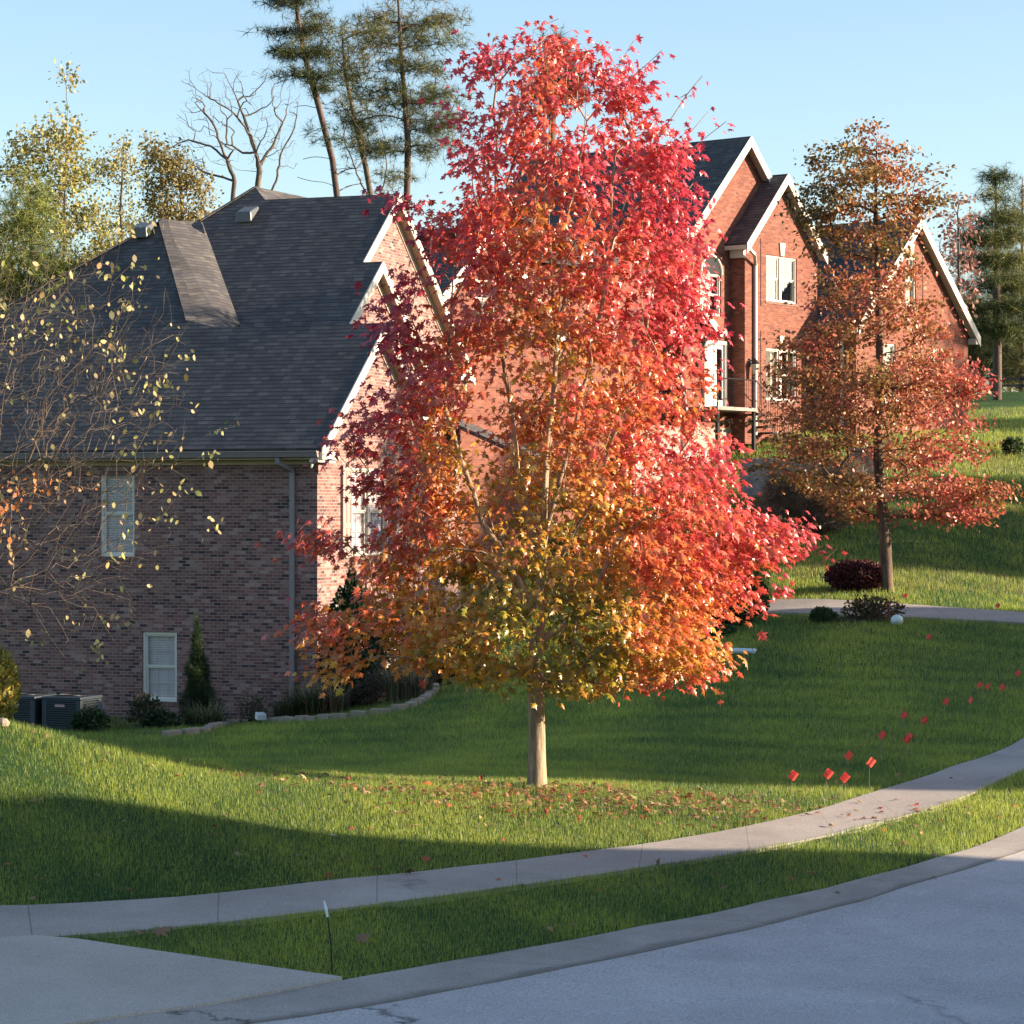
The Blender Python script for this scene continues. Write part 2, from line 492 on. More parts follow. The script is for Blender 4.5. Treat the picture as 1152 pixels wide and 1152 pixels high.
# merge points that fall on almost the same spot
keep = []
for i, p in enumerate(CP):
    if all(np.hypot(*(p[:2] - CP[j][:2])) > .35 for j in keep): keep.append(i)
CP = CP[keep]
TW = fit_tps(CP, .25)


def TZ(x, y):
    x = np.atleast_1d(np.asarray(x, float)); y = np.atleast_1d(np.asarray(y, float))
    out = np.empty(len(x))
    for i in range(0, len(x), 20000):
        a = np.c_[x[i:i + 20000], y[i:i + 20000]]
        d = np.sqrt(((a[:, None] - CP[None, :, :2]) ** 2).sum(-1))
        z = -d @ TW[:-3] + TW[-3] + a @ TW[-2:]
        far = np.clip((np.hypot(a[:, 0], a[:, 1]) - 170) / 120, 0, 1)
        out[i:i + 20000] = z * (1 - far) + 6.5 * far
    return out


def tz(x, y): return float(TZ(x, y)[0])


def on_ground(px, py, d0=15, d1=140):
    """first hit of a photo pixel's ray with the terrain"""
    ds = np.linspace(d0, d1, 1500)
    z = TZ((px - 576) / F * ds, ds); ray = (576 - py) / F * ds
    k = np.argmax(ray <= z)
    return np.array([(px - 576) / F * ds[k], ds[k], z[k]])


def axis(fine0, fine1, step, lo, hi, g=1.18):
    a = list(np.arange(fine0, fine1 + 1e-6, step))
    s = step
    while a[-1] < hi: s *= g; a.append(a[-1] + s)
    s = step
    while a[0] > lo: s *= g; a.insert(0, a[0] - s)
    return np.array(a)


xs = axis(-14, 16, .3, -2500, 2500); ys = axis(12, 72, .3, -300, 3000)
GX, GY = np.meshgrid(xs, ys)
Zg = TZ(GX.ravel(), GY.ravel())
# ground under the paved strips is kept a little lower than the paving
wt, wb, cu, pn = [resample(L, .4) for L in (WALK_TOP, WALK_BOT, CURB, PAN)]


def between(x, y, A, B, pad=0.):
    """inside the band between two left-to-right polylines given as y(x)"""
    oa, ob = np.argsort(A[:, 0]), np.argsort(B[:, 0])
    ya = np.interp(x, A[oa, 0], A[oa, 1]); yb = np.interp(x, B[ob, 0], B[ob, 1])
    return (y < np.maximum(ya, yb) + pad) & (y > np.minimum(ya, yb) - pad)


DRIVE_EDGE = [WALK_BOT[1], CURB[2]]           # strip tip and where the strip meets the gutter


def left_of_strip(x, y):
    p, q = DRIVE_EDGE
    return (q[0] - p[0]) * (y - p[1]) - (q[1] - p[1]) * (x - p[0]) < 0


gx, gy = GX.ravel(), GY.ravel()
paved = between(gx, gy, wt, wb) | between(gx, gy, cu, pn) | ((gy < np.interp(gx, pn[:, 0], pn[:, 1])) & (gy > 7) & (np.abs(gx) < 40)) | (between(gx, gy, wt, cu) & left_of_strip(gx, gy))
Zg = np.where(paved, Zg - .045, Zg)
nx, ny = len(xs), len(ys)
idx = np.arange(nx * ny).reshape(ny, nx)
q = np.stack([idx[:-1, :-1], idx[:-1, 1:], idx[1:, 1:], idx[1:, :-1]], -1).reshape(-1, 4)
tris = np.r_[q[:, [0, 1, 2]], q[:, [0, 2, 3]]]
lawn = soup('ground', np.c_[gx, gy, Zg], tris, M['lawn'], smooth=True)
tag(lawn, 'rolling lawn ground under the trees and houses', 'ground', kind='structure')


def ribbon(name, A, B, off, mat, label, cat, nw=6, skirt=.12):
    n = max(len(A), len(B)); A = np.array(A); B = np.array(B)

    def rs(L):
        s = np.r_[0, np.cumsum(np.linalg.norm(np.diff(L, axis=0), axis=1))]; qn = np.linspace(0, s[-1], n)
        return np.stack([np.interp(qn, s, L[:, k]) for k in range(3)], 1), qn
    A, sa = rs(A); B, sb = rs(B)
    mb = MB(); vs = []; uvs = []
    for i in range(n):
        for k in range(nw + 1):
            p = A[i] * (1 - k / nw) + B[i] * k / nw
            vs.append((p[0], p[1], 0)); uvs.append((sa[i] * .5 + sb[i] * .5, k))
    vs = np.array(vs); vs[:, 2] = TZ(vs[:, 0], vs[:, 1]) + off
    W = nw + 1
    fs = [(i * W + k, (i + 1) * W + k, (i + 1) * W + k + 1, i * W + k + 1) for i in range(n - 1) for k in range(nw)]
    base = len(vs)
    lo = [(vs[i * W + e][0], vs[i * W + e][1], vs[i * W + e][2] - skirt) for i in range(n) for e in (0, nw)]
    allv = [tuple(v) for v in vs] + lo
    for i in range(n - 1):
        fs.append((i * W, base + 2 * i, base + 2 * i + 2, (i + 1) * W))
        fs.append((i * W + nw, (i + 1) * W + nw, base + 2 * i + 3, base + 2 * i + 1))
    me = bpy.data.meshes.new(name); me.from_pydata(allv, [], fs)
    uvl = me.uv_layers.new(name='UVMap'); uvall = uvs + [uvs[i * W + e] for i in range(n) for e in (0, nw)]
    for lp in me.loops: uvl.data[lp.index].uv = uvall[lp.vertex_index]
    bm = bmesh.new(); bm.from_mesh(me); bmesh.ops.recalc_face_normals(bm, faces=bm.faces); bm.to_mesh(me); bm.free()
    o = link(name, me, mat)
    # make the top face up
    if sum(p.normal.z for p in me.polygons) < 0: me.flip_normals()
    return tag(o, label, cat, kind='structure')


ribbon('sidewalk', wt, wb, .012, M['walk'], 'pale concrete sidewalk curving between the lawns', 'sidewalk')
ribbon('gutter', cu, pn, .012, M['gutterpan'], 'concrete gutter strip along the road edge', 'gutter', 4)
far_edge = pn.copy(); tdir = np.gradient(pn, axis=0); nrm = np.c_[tdir[:, 1], -tdir[:, 0]]; nrm /= np.linalg.norm(nrm, axis=1)[:, None]
far_edge[:, :2] += nrm * 7.5
ribbon('road', pn, far_edge, .004, M['road'], 'pale worn residential road surface', 'road', 24)
# driveway apron: everything between sidewalk and gutter left of the grass strip
k0 = WALK_BOT[1]; k1 = CURB[2]
top = [p for p in wb if p[0] <= k0[0]] + [k0]
tip = np.array(top); bot = np.array([p for p in cu if p[0] <= k1[0]] + [k1])
ribbon('driveway', tip, bot, .03, M['drive'], 'pale concrete driveway apron beside the grass strip', 'driveway', 16)
# red house driveway
DT = [on_ground(*p) for p in ((690, 702), (760, 690), (812, 680), (850, 676), (930, 677), (1010, 682), (1080, 687), (1152, 692))]
DB = [on_ground(*p) for p in ((690, 722), (760, 712), (790, 704), (838, 696), (900, 692), (1010, 696), (1080, 700), (1152, 704))]
DT = extend(DT, None, (6, -1, 0)); DB = extend(DB, None, (6, -1, 0))
ribbon('driveway', resample(DT, .5), resample(DB, .5), .05, M['walk'], 'narrow pale concrete drive crossing the far lawn below the red house', 'driveway', 4)

# ------------------------------------------------------------------ leaves, trees
def star_leaf():
    pts = [(0, -.02), (.34, -.10), (.17, .15), (.60, .42), (.19, .44), (.26, .72), (.11, .70), (.0, 1.05)]
    pts += [(-x, y) for x, y in pts[::-1][1:-1]]
    v = [(0, .35, .04)] + [(x, y, -.42 * abs(x) - .30 * (y - .3) ** 2) for x, y in pts]
    n = len(pts)
    return np.array(v), np.array([(0, 1 + i, 1 + (i + 1) % n) for i in range(n)])


def oval_leaf(w=.34):
    pts = [(0, 0), (w * .8, .3), (w * .8, .65), (0, 1), (-w * .8, .65), (-w * .8, .3)]
    v = [(x, y, -.35 * abs(x) - .15 * (y - .5) ** 2) for x, y in pts]
    return np.array(v), np.array([(0, 1, 5), (1, 2, 4), (1, 4, 5), (2, 3, 4)])


def diamond_leaf(w=.3):
    v = [(0, 0, 0), (w, .5, -.1), (0, 1, -.1), (-w, .5, -.1)]
    return np.array(v), np.array([(0, 1, 2), (0, 2, 3)])


STAR, OVAL, DIAM = star_leaf(), oval_leaf(), diamond_leaf()


def unit(a): return a / (np.linalg.norm(a, axis=-1, keepdims=True) + 1e-9)


def place(shape, pos, direc, normal, size):
    """copies of a leaf shape: y along direc, z along normal"""
    sv, st = shape
    y = unit(direc); x = unit(np.cross(y, normal)); z = np.cross(x, y)
    s = np.asarray(size)[:, None, None]
    v = pos[:, None] + s * (sv[None, :, 0:1] * x[:, None] + sv[None, :, 1:2] * y[:, None] + sv[None, :, 2:3] * z[:, None])
    t = st[None] + (np.arange(len(pos)) * len(sv))[:, None, None]
    return v.reshape(-1, 3), t.reshape(-1, 3)


class Skel:
    """branch skeleton grown by joining target points to the nearest cheap node"""

    def __init__(self, trunk, bf=.35, step=.3, up=.35, jit=.05):
        self.p = [np.array(trunk[0], float)]; self.par = [-1]; self.pl = [0.]
        self.bf, self.step, self.up, self.jit = bf, step, up, jit
        for a, b in zip(trunk[:-1], trunk[1:]):
            a, b = np.array(a, float), np.array(b, float); n = max(1, int(np.linalg.norm(b - a) / step))
            for i in range(1, n + 1): self._add(a + (b - a) * i / n, len(self.p) - 1)
        self.nt = len(self.p); self.tips = []

    def _add(self, q, par):
        self.p.append(q); self.par.append(par); self.pl.append(self.pl[par] + np.linalg.norm(q - self.p[par])); return len(self.p) - 1

    def grow(self, pts, minz=None, flat=1.0, zpen=0.):
        P = np.zeros((len(self.p) + len(pts) * 24, 3)); L = np.zeros(len(P)); n = len(self.p)
        P[:n] = self.p; L[:n] = self.pl
        lo = 0 if minz is None else minz
        ok = np.ones(len(P), bool)
        if minz is not None:
            ok[:n] = P[:n, 2] >= minz
        for q in pts:
            d = q - P[:n]
            dd = np.sqrt(d[:, 0] ** 2 + d[:, 1] ** 2 + (d[:, 2] * flat) ** 2)
            cost = dd + self.bf * L[:n] + zpen * np.maximum(0, P[:n, 2] - q[2])
            cost[~ok[:n]] = 1e9
            k = int(np.argmin(cost)); a = P[k].copy(); dist = np.linalg.norm(q - a)
            m = max(1, int(dist / self.step)); last = k
            # quadratic bend
            par = self.par[k]
            tdir = unit(a - self.p[par]) if par >= 0 else np.array([0, 0, 1.])
            ctrl = a + (q - a) * .5 + (tdir * .18 - np.array([0, 0, 1]) * 0.0 + np.array([0, 0, -self.up * .25])) * dist
            for i in range(1, m + 1):
                t = i / m
                b = (1 - t) ** 2 * a + 2 * t * (1 - t) * ctrl + t * t * q
                if i < m: b = b + rng.normal(0, self.jit * self.step, 3)
                last = self._add(b, last)
                if n < len(P):
                    P[n] = b; L[n] = self.pl[last]; n += 1
            self.tips.append(last)

    def radii(self, tip, base, e=2.2):
        n = len(self.p); w = np.zeros(n); ch = [[] for _ in range(n)]
        for i in range(1, n): ch[self.par[i]].append(i)
        self.ch = ch
        for i in range(n - 1, -1, -1):
            if not ch[i]: w[i] = 1
            if self.par[i] >= 0: w[self.par[i]] += w[i]
        r = (w ** (1 / e)); r = tip + (base - tip) * ((r - r.min()) / (r.max() - r.min() + 1e-9))
        self.w, self.r = w, r
        return r

    def mesh(self, name, mat, parent, flare=1.35, sides=(8, 5, 4)):
        mb = MB(); P = self.p; r = self.r; started = [(0, None)]
        while started:
            i, par = started.pop()
            pts = []; rad = []
            if par is not None: pts.append(P[par]); rad.append(min(r[par], r[i] * 1.2))
            j = i
            while True:
                pts.append(P[j]); rad.append(r[j] * (flare if j == 0 else (1 + (flare - 1) * .35 if (j == 1) else 1)))
                c = sorted(self.ch[j], key=lambda k: -self.w[k])
                if not c: break
                for k in c[1:]: started.append((k, j))
                j = c[0]
            if len(pts) > 1:
                m = max(rad); n = sides[0] if m > .05 else sides[1] if m > .015 else sides[2]
                mb.tube(pts, rad, n, cap=False)
        return mb.build(name, mat, parent, uv=False, smooth=True)

    def dirs(self):
        return np.array([unit(self.p[t] - self.p[self.par[t]]) for t in self.tips])


def envelope(prof, n, depth=1., shell=.0, zs=None):
    """random points inside a lobed crown: prof rows (z, xl, xr), returns (x, y, z)"""
    prof = np.array(sorted(prof)); out = []
    wmax = (prof[:, 2] - prof[:, 1])
    zz = np.linspace(prof[0, 0], prof[-1, 0], 200); ww = np.interp(zz, prof[:, 0], wmax) ** 1.5
    cdf = np.cumsum(ww) / ww.sum()
    z = np.interp(rng.random(n), cdf, zz)
    xl = np.interp(z, prof[:, 0], prof[:, 1]); xr = np.interp(z, prof[:, 0], prof[:, 2])
    rr = np.sqrt(rng.random(n)) if shell == 0 else (shell + (1 - shell) * rng.random(n)) ** .5
    th = rng.random(n) * 2 * math.pi
    c, h = (xl + xr) / 2, (xr - xl) / 2
    return np.c_[c + h * rr * np.cos(th), depth * h * rr * np.sin(th), z], rr


def jitter_col(c, n, s=.14):
    c = np.asarray(c, float)
    return np.clip(c * np.exp(rng.normal(0, s, (n, 1))) * np.exp(rng.normal(0, s * .5, (n, 3))), 0.002, .95)


def smooth_noise(p, scale, seed):
    r = np.random.default_rng(seed); o = np.zeros(len(p))
    for i in range(6):
        k = r.normal(0, 1, 3) * scale * (1 + .5 * i); o += np.sin(p @ k + r.random() * 6.28) / (1 + .4 * i)
    return o / 2.2


def cloud(mid, n, spread):
    """n points round each centre"""
    c = np.repeat(mid, n, axis=0)
    return c + rng.normal(0, 1, c.shape) * np.asarray(spread)


# ---------------- the red maple
def build_maple():
    base = np.array([.255, 27.3, 0.]); base[2] = tz(base[0], base[1])
    E_ = empty('maple_tree', base, 0, 'tall young maple ablaze with red and orange leaves, on the front lawn', 'tree')
    k = 110.

    def X(px): return (px - 604) / k

    def Zz(py): return (885 - py) / k
    prof = [(Zz(y), X(a), X(b)) for y, a, b in ((30, 550, 640), (55, 528, 690), (90, 512, 728), (150, 495, 775), (200, 496, 788), (240, 500, 795), (290, 508, 800), (330, 508, 803), (380, 484, 802), (420, 450, 800), (460, 425, 802), (500, 428, 826), (550, 425, 852), (600, 418, 866), (640, 400, 832), (690, 392, 820), (730, 420, 808), (758, 500, 770), (775, 590, 700))]
    sk = Skel([(0, 0, -.05), (.0, 0, .6), (-.02, .02, 1.2), (.05, .0, 2.2), (.10, .04, 3.2), (.2, .1, 4.4), (.1, .1, 6.2)], bf=.42, step=.22, up=-.30, jit=.07)
    for path in (((0, 0, 2.3), (-.22, .12, 3.5), (-.40, .12, 5.0), (-.42, 0, 6.6)), ((.05, 0, 2.5), (.42, -.15, 3.8), (.72, -.1, 5.3), (.80, 0, 6.5)), ((0, 0, 1.9), (.5, -.35, 2.8), (1.0, -.35, 4.2), (1.25, -.2, 5.4)), ((0, 0, 1.8), (-.55, -.3, 2.7), (-.95, -.25, 3.9), (-.85, -.1, 5.2)), ((.03, 0, 2.7), (.16, -.25, 3.9), (.22, -.3, 5.2), (.5, -.2, 6.8))):
        k0_ = int(np.argmin(np.linalg.norm(np.array(sk.p) - np.array(path[0]), axis=1))); last = k0_
        for a_, b_ in zip(path[:-1], path[1:]):
            a_, b_ = np.array(a_, float), np.array(b_, float); m_ = max(1, int(np.linalg.norm(b_ - a_) / .22))
            for i_ in range(1, m_ + 1): last = sk._add(a_ + (b_ - a_) * i_ / m_ + rng.normal(0, .012, 3), last)
    # main ascending limbs first
    limbs = []
    for i in range(26):
        z = 1.9 + 5.6 * (i / 25) ** .85; th = i * 2.4 + rng.normal(0, .25)
        xl = np.interp(z, [p[0] for p in sorted(prof)], [p[1] for p in sorted(prof)]); xr = np.interp(z, [p[0] for p in sorted(prof)], [p[2] for p in sorted(prof)])
        c, h = (xl + xr) / 2, (xr - xl) / 2
        limbs.append((c + h * .72 * math.cos(th), h * .72 * math.sin(th) * .9, z))
    sk.grow(np.array(limbs), minz=1.0, zpen=.9)
    pts, rr = envelope(prof, 2300, .92, .4)
    # lower right lobe, left low lobes and dents of the outline
    extra = []
    for (px, py, n, sx, sz) in ((835, 600, 40, .28, .14), (868, 604, 18, .2, .07), (770, 742, 24, .3, .12), (800, 662, 16, .22, .1), (362, 700, 16, .16, .12), (345, 695, 5, .1, .08), (372, 745, 7, .12, .06), (362, 608, 8, .14, .06), (348, 604, 4, .08, .04), (412, 468, 10, .18, .1), (395, 492, 7, .12, .07), (425, 535, 8, .15, .1), (470, 235, 9, .14, .12), (485, 275, 6, .12, .1), (452, 350, 8, .14, .12), (440, 372, 6, .12, .08), (470, 395, 8, .15, .1), (455, 310, 5, .1, .08), (555, 66, 10, .22, .1), (640, 52, 8, .2, .1), (700, 85, 8, .2, .1), (650, 757, 12, .25, .07), (500, 560, 10, .2, .1)):
        e = rng.normal(0, 1, (n, 3)) * np.array([sx, .3, sz]); e += np.array([X(px), 0, Zz(py)]); extra.append(e)
    pts = np.r_[pts, np.concatenate(extra)]
    # airy: drop targets in noise pockets
    nz = smooth_noise(pts, 2.1, 5); pts = pts[(nz > -.06 - .3 * (pts[:, 2] < 2.5)) | (np.arange(len(pts)) > 2300)]
    pts = pts[np.argsort(np.hypot(pts[:, 0], pts[:, 1]) + .25 * np.abs(pts[:, 2] - 1.2))]
    sk.grow(pts, minz=1.0, zpen=.9)
    # stray thin shoots above the crown
    top = []
    for px, py in ((560, 30), (600, 35), (628, 22), (676, 40), (712, 48), (740, 70), (790, 85), (800, 118), (815, 140), (655, 60), (530, 45), (585, 60), (765, 110), (700, 105)):
        top.append((X(px), rng.normal(0, .3), Zz(py)))
    sk.grow(np.array(top), minz=4.5, zpen=.9)
    sk.radii(.0035, .088, 2.1)
    sk.r[0] *= 1.0
    sk.mesh('trunk', M['bark_maple'], E_, 1.3)
    tips = np.array([sk.p[t] for t in sk.tips]); td = sk.dirs()
    ns = len(top)
    nl = rng.integers(8, 29, len(tips)); nl[-ns:] = 5
    # more leaves along the last stretch of every twig
    c = np.repeat(tips, nl, axis=0); d = np.repeat(td, nl, axis=0)
    spread = np.repeat(np.where(np.arange(len(tips)) >= len(tips) - ns, .06, .115), nl)
    pos = c + rng.normal(0, 1, c.shape) * spread[:, None] * np.array([1.15, 1.15, .6]) - d * (np.abs(rng.normal(0, .12, len(c))))[:, None]
    pos = pos[pos[:, 2] > .85]
    n = len(pos)
    out = unit(np.c_[pos[:, 0] * .6, pos[:, 1] * .6, np.full(n, .0)] + rng.normal(0, .75, (n, 3)))
    direc = unit(out + np.array([0, 0, -.75])); nor = unit(np.array([.15, -.25, .75]) + rng.normal(0, .55, (n, 3)))
    size = np.clip(rng.normal(.077, .02, n), .035, .125)
    v, t = place(STAR, pos, direc, nor, size)
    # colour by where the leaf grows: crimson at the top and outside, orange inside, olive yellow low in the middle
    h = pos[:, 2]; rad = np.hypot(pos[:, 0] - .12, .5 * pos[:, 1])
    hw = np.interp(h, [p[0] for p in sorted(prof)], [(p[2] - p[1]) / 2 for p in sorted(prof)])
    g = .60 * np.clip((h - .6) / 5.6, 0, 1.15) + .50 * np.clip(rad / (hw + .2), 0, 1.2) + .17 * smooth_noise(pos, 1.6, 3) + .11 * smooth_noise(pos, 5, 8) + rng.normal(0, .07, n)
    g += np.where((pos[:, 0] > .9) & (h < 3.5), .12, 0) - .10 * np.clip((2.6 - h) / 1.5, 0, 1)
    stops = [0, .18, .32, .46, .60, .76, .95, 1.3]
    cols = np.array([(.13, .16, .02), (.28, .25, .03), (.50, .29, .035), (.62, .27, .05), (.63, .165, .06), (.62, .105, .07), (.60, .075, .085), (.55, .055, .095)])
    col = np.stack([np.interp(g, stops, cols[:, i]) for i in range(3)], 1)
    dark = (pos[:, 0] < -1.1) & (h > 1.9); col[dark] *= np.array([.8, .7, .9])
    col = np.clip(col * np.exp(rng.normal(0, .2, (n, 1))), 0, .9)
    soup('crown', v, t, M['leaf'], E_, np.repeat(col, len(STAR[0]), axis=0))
    return E_


build_maple()


# ---------------- general leafy tree from a pixel outline
def outline_tree(name, label, d, basepx, kpx, trunkpx, prof, ntgt, nleaf, leaf, lsize, palette, bark, tipr, baser, depth=.9, bf=.3, spread=.2, up=0., zpen=.4, minpy=None, tiers=None, holes=None, group=None, leafm='leaf_dull', tsq=.6, stems=(), stubs=(), normal=(0, -.2, .8), hang=.4, extra=None, cat='tree', zbase=None, colf=None, shell=.15):
    bx, by = basepx
    base = at(bx, by, d)
    if zbase is not None: base[2] = zbase
    E_ = empty(name, base, 0, label, cat, group)

    def X(px): return (px - bx) / kpx

    def Zz(py): return (by - py) / kpx
    trunk = [(X(px), 0, Zz(py)) for px, py in trunkpx]
    step = max(.18, 6 / kpx)
    sk = Skel(trunk, bf, step, up, .08)
    for path in stems:
        path = [np.array((X(px), sy, Zz(py))) for px, py, sy in path]
        last = int(np.argmin(np.linalg.norm(np.array(sk.p) - path[0], axis=1)))
        for a_, b_ in zip(path[:-1], path[1:]):
            m_ = max(1, int(np.linalg.norm(b_ - a_) / step))
            for i_ in range(1, m_ + 1): last = sk._add(a_ + (b_ - a_) * i_ / m_ + rng.normal(0, .02, 3), last)
    minz = Zz(minpy) if minpy else None
    pts, _ = envelope([(Zz(y), X(a), X(b)) for y, a, b in prof], ntgt, depth, shell)
    if tiers is not None:      # gather the targets onto flat tiers
        tz_ = np.array([Zz(t) for t in tiers]); k = np.abs(pts[:, 2:3] - tz_[None]).argmin(1)
        rad = np.hypot(pts[:, 0], pts[:, 1])
        pts[:, 2] = tz_[k] + (pts[:, 2] - tz_[k]) * tsq + .05 * rad
    if extra is not None:
        for (px, py, n, sx, sz) in extra:
            pts = np.r_[pts, np.array([X(px), 0, Zz(py)]) + rng.normal(0, 1, (n, 3)) * np.array([sx, max(sx, .25), sz])]
    if holes: pts = pts[smooth_noise(pts, holes[0], 21) > holes[1]]
    pts = pts[np.argsort(np.hypot(pts[:, 0], pts[:, 1]) + .15 * np.abs(pts[:, 2]))]
    sk.grow(pts, minz=minz, zpen=zpen, flat=1.8 if tiers is not None else 1.)
    tips = np.array([sk.p[t] for t in sk.tips]); td = sk.dirs()
    if stubs: sk.grow(np.array([(X(px), sy, Zz(py)) for px, py, sy in stubs]))
    sk.radii(tipr, baser, 2.1)
    sk.mesh('trunk', bark, E_, 1.25)
    if nleaf:
        c = np.repeat(tips, nleaf, axis=0); dd = np.repeat(td, nleaf, axis=0)
        pos = c + rng.normal(0, 1, c.shape) * np.array([spread, spread, spread * (.42 if tiers is not None else .8)]) - dd * np.abs(rng.normal(0, spread, len(c)))[:, None]
        n = len(pos)
        dr = unit(dd * .5 + rng.normal(0, .7, (n, 3)) + np.array([0, 0, -hang])); nor = unit(np.array(normal) + rng.normal(0, .6, (n, 3)))
        v, t = place(leaf, pos, dr, nor, np.clip(rng.normal(lsize, lsize * .25, n), lsize * .4, lsize * 2))
        if colf is not None: col = colf(pos, n)
        else:
            pal = np.array(palette); w = np.clip(.5 + .42 * smooth_noise(pos, 1.6, 2) + rng.normal(0, .22, n), 0, .999) * (len(pal) - 1)
            i = w.astype(int); fr = (w - i)[:, None]; col = pal[i] * (1 - fr) + pal[np.minimum(i + 1, len(pal) - 1)] * fr
        col = np.clip(col * np.exp(rng.normal(0, .22, (n, 1))), .002, .9)
        soup('crown', v, t, M[leafm], E_, np.repeat(col, len(leaf[0]), axis=0))
    return E_


def tuft(nb=9, w=.07, flat=.6):
    vs = []; ts = []
    r = np.random.default_rng(4)
    for i in range(nb):
        d = unit(r.normal(0, 1, 3) * np.array([1, 1, flat]) + np.array([0, .55, .1])); s = unit(np.cross(d, r.normal(0, 1, 3)))
        b = len(vs); vs += [s * w * .5, -s * w * .5, d * (.7 + .5 * r.random())]; ts.append((b, b + 1, b + 2))
    return np.array(vs), np.array(ts)


TUFT = tuft(12, .045, .32)
TUFT_FINE = tuft(12, .05, .8)


# ---------------- oak
def oak_col(pos, n):
    h = pos[:, 2]
    g = .55 * smooth_noise(pos, 1.3, 17) + .3 * smooth_noise(pos, 4, 18) + rng.normal(0, .35, n) + .45 * np.clip(pos[:, 0] / 2.5, -1, 1) - np.where(h > 7.4, .55, 0)
    st = [-1.2, -.5, 0., .5, 1.1]
    cs = np.array([(.15, .125, .035), (.30, .17, .05), (.44, .16, .07), (.50, .13, .085), (.52, .10, .09)])
    return np.stack([np.interp(g, st, cs[:, i]) for i in range(3)], 1)


outline_tree('oak_tree', 'slim oak with tiered russet leaves in front of the red house', 60, (999, 668), 50.,
             [(999, 672), (996, 610), (988, 520), (990, 430), (988, 330), (985, 240), (986, 170)],
             [(140, 968, 1002), (170, 910, 1040), (200, 895, 1040), (225, 895, 1040), (255, 893, 1035), (280, 900, 1030), (300, 930, 1040), (340, 905, 1060), (375, 882, 1085), (420, 860, 1100), (470, 850, 1112), (520, 850, 1115), (560, 880, 1128), (585, 960, 1125)],
             960, 42, OVAL, .092, None, M['bark_oak'], .006, .135, depth=.9, bf=.35, spread=.2, up=.2, zpen=.25, minpy=590, tsq=.8, tiers=(160, 195, 235, 270, 320, 345, 378, 425, 470, 510, 555, 590),
             holes=(1.8, -.3), leafm='leaf_oak', extra=((1075, 575, 22, .5, .1), (1110, 555, 14, .3, .12), (1095, 440, 18, .35, .12), (1040, 222, 8, .25, .1), (1052, 232, 8, .2, .08), (905, 240, 16, .25, .2), (860, 520, 8, .4, .2), (900, 575, 6, .4, .15), (845, 470, 10, .35, .12), (955, 200, 26, .7, .4), (1010, 195, 20, .5, .35), (925, 228, 14, .4, .25), (985, 165, 14, .3, .25)), colf=oak_col)

# ---------------- pines behind the mixed-brick house
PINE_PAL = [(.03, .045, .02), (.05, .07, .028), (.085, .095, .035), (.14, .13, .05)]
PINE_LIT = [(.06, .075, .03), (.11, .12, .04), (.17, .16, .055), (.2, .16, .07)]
outline_tree('pine_tree', 'tall leaning pine with a dark tuft of needles, left of the two pines', 98, (384, 235), 30.6,
             [(384, 260), (374, 180), (356, 110), (342, 60), (332, 0), (328, -60)],
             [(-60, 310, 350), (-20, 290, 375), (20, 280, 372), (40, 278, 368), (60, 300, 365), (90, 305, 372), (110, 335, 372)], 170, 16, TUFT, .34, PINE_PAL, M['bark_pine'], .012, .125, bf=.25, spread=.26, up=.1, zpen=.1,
             tiers=(-50, -20, 8, 35, 60, 85, 105), leafm='needle', extra=((362, 150, 3, .4, .2),), holes=(1.1, -.2), stubs=((345, 150, .2), (402, 190, -.2), (340, 178, .3), (410, 160, .2), (352, 205, -.3), (398, 135, .1), (330, 120, .2), (408, 205, .3), (335, 200, -.2), (390, 118, .3), (420, 178, 0)))
outline_tree('pine_tree', 'full pine with layered olive needles against the sky beside the maple crown', 100, (457, 240), 30.,
             [(457, 260), (459, 160), (452, 70), (448, 0), (446, -60)],
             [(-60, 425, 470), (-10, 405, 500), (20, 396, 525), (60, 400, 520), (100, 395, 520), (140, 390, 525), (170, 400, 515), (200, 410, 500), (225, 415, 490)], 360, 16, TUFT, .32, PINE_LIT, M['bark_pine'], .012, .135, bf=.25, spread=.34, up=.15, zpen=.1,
             tiers=(-40, -10, 20, 50, 80, 110, 140, 170, 200, 222), leafm='needle', holes=(1.0, -.1))
outline_tree('pine_tree', 'thin sparse pine with bent grey trunks between the two tall pines', 103, (424, 240), 29.,
             [(424, 262), (412, 190), (398, 130), (388, 80), (385, 40)],
             [(30, 375, 420), (60, 365, 415), (100, 368, 412), (140, 380, 420), (170, 385, 430)], 110, 9, TUFT, .32, PINE_LIT, M['bark_grey'], .012, .13, bf=.2, spread=.26, up=.2, zpen=.1, leafm='needle',
             extra=((400, 205, 4, .6, .3),), holes=(1.5, -.3), stems=[[(424, 240, 0), (404, 200, .4), (388, 160, .5), (382, 120, .5)], [(424, 240, 0), (436, 190, -.4), (430, 140, -.5), (424, 100, -.5)]], stubs=((370, 190, .3), (445, 205, -.2), (378, 215, .2), (440, 170, 0), (372, 150, .2)))
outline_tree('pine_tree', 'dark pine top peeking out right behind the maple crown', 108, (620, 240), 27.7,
             [(620, 300), (621, 150), (622, 45)], [(40, 616, 628), (60, 606, 640), (80, 600, 650), (110, 600, 655)], 40, 22, TUFT, .42, PINE_PAL, M['bark_pine'], .012, .15, leafm='needle', spread=.25)
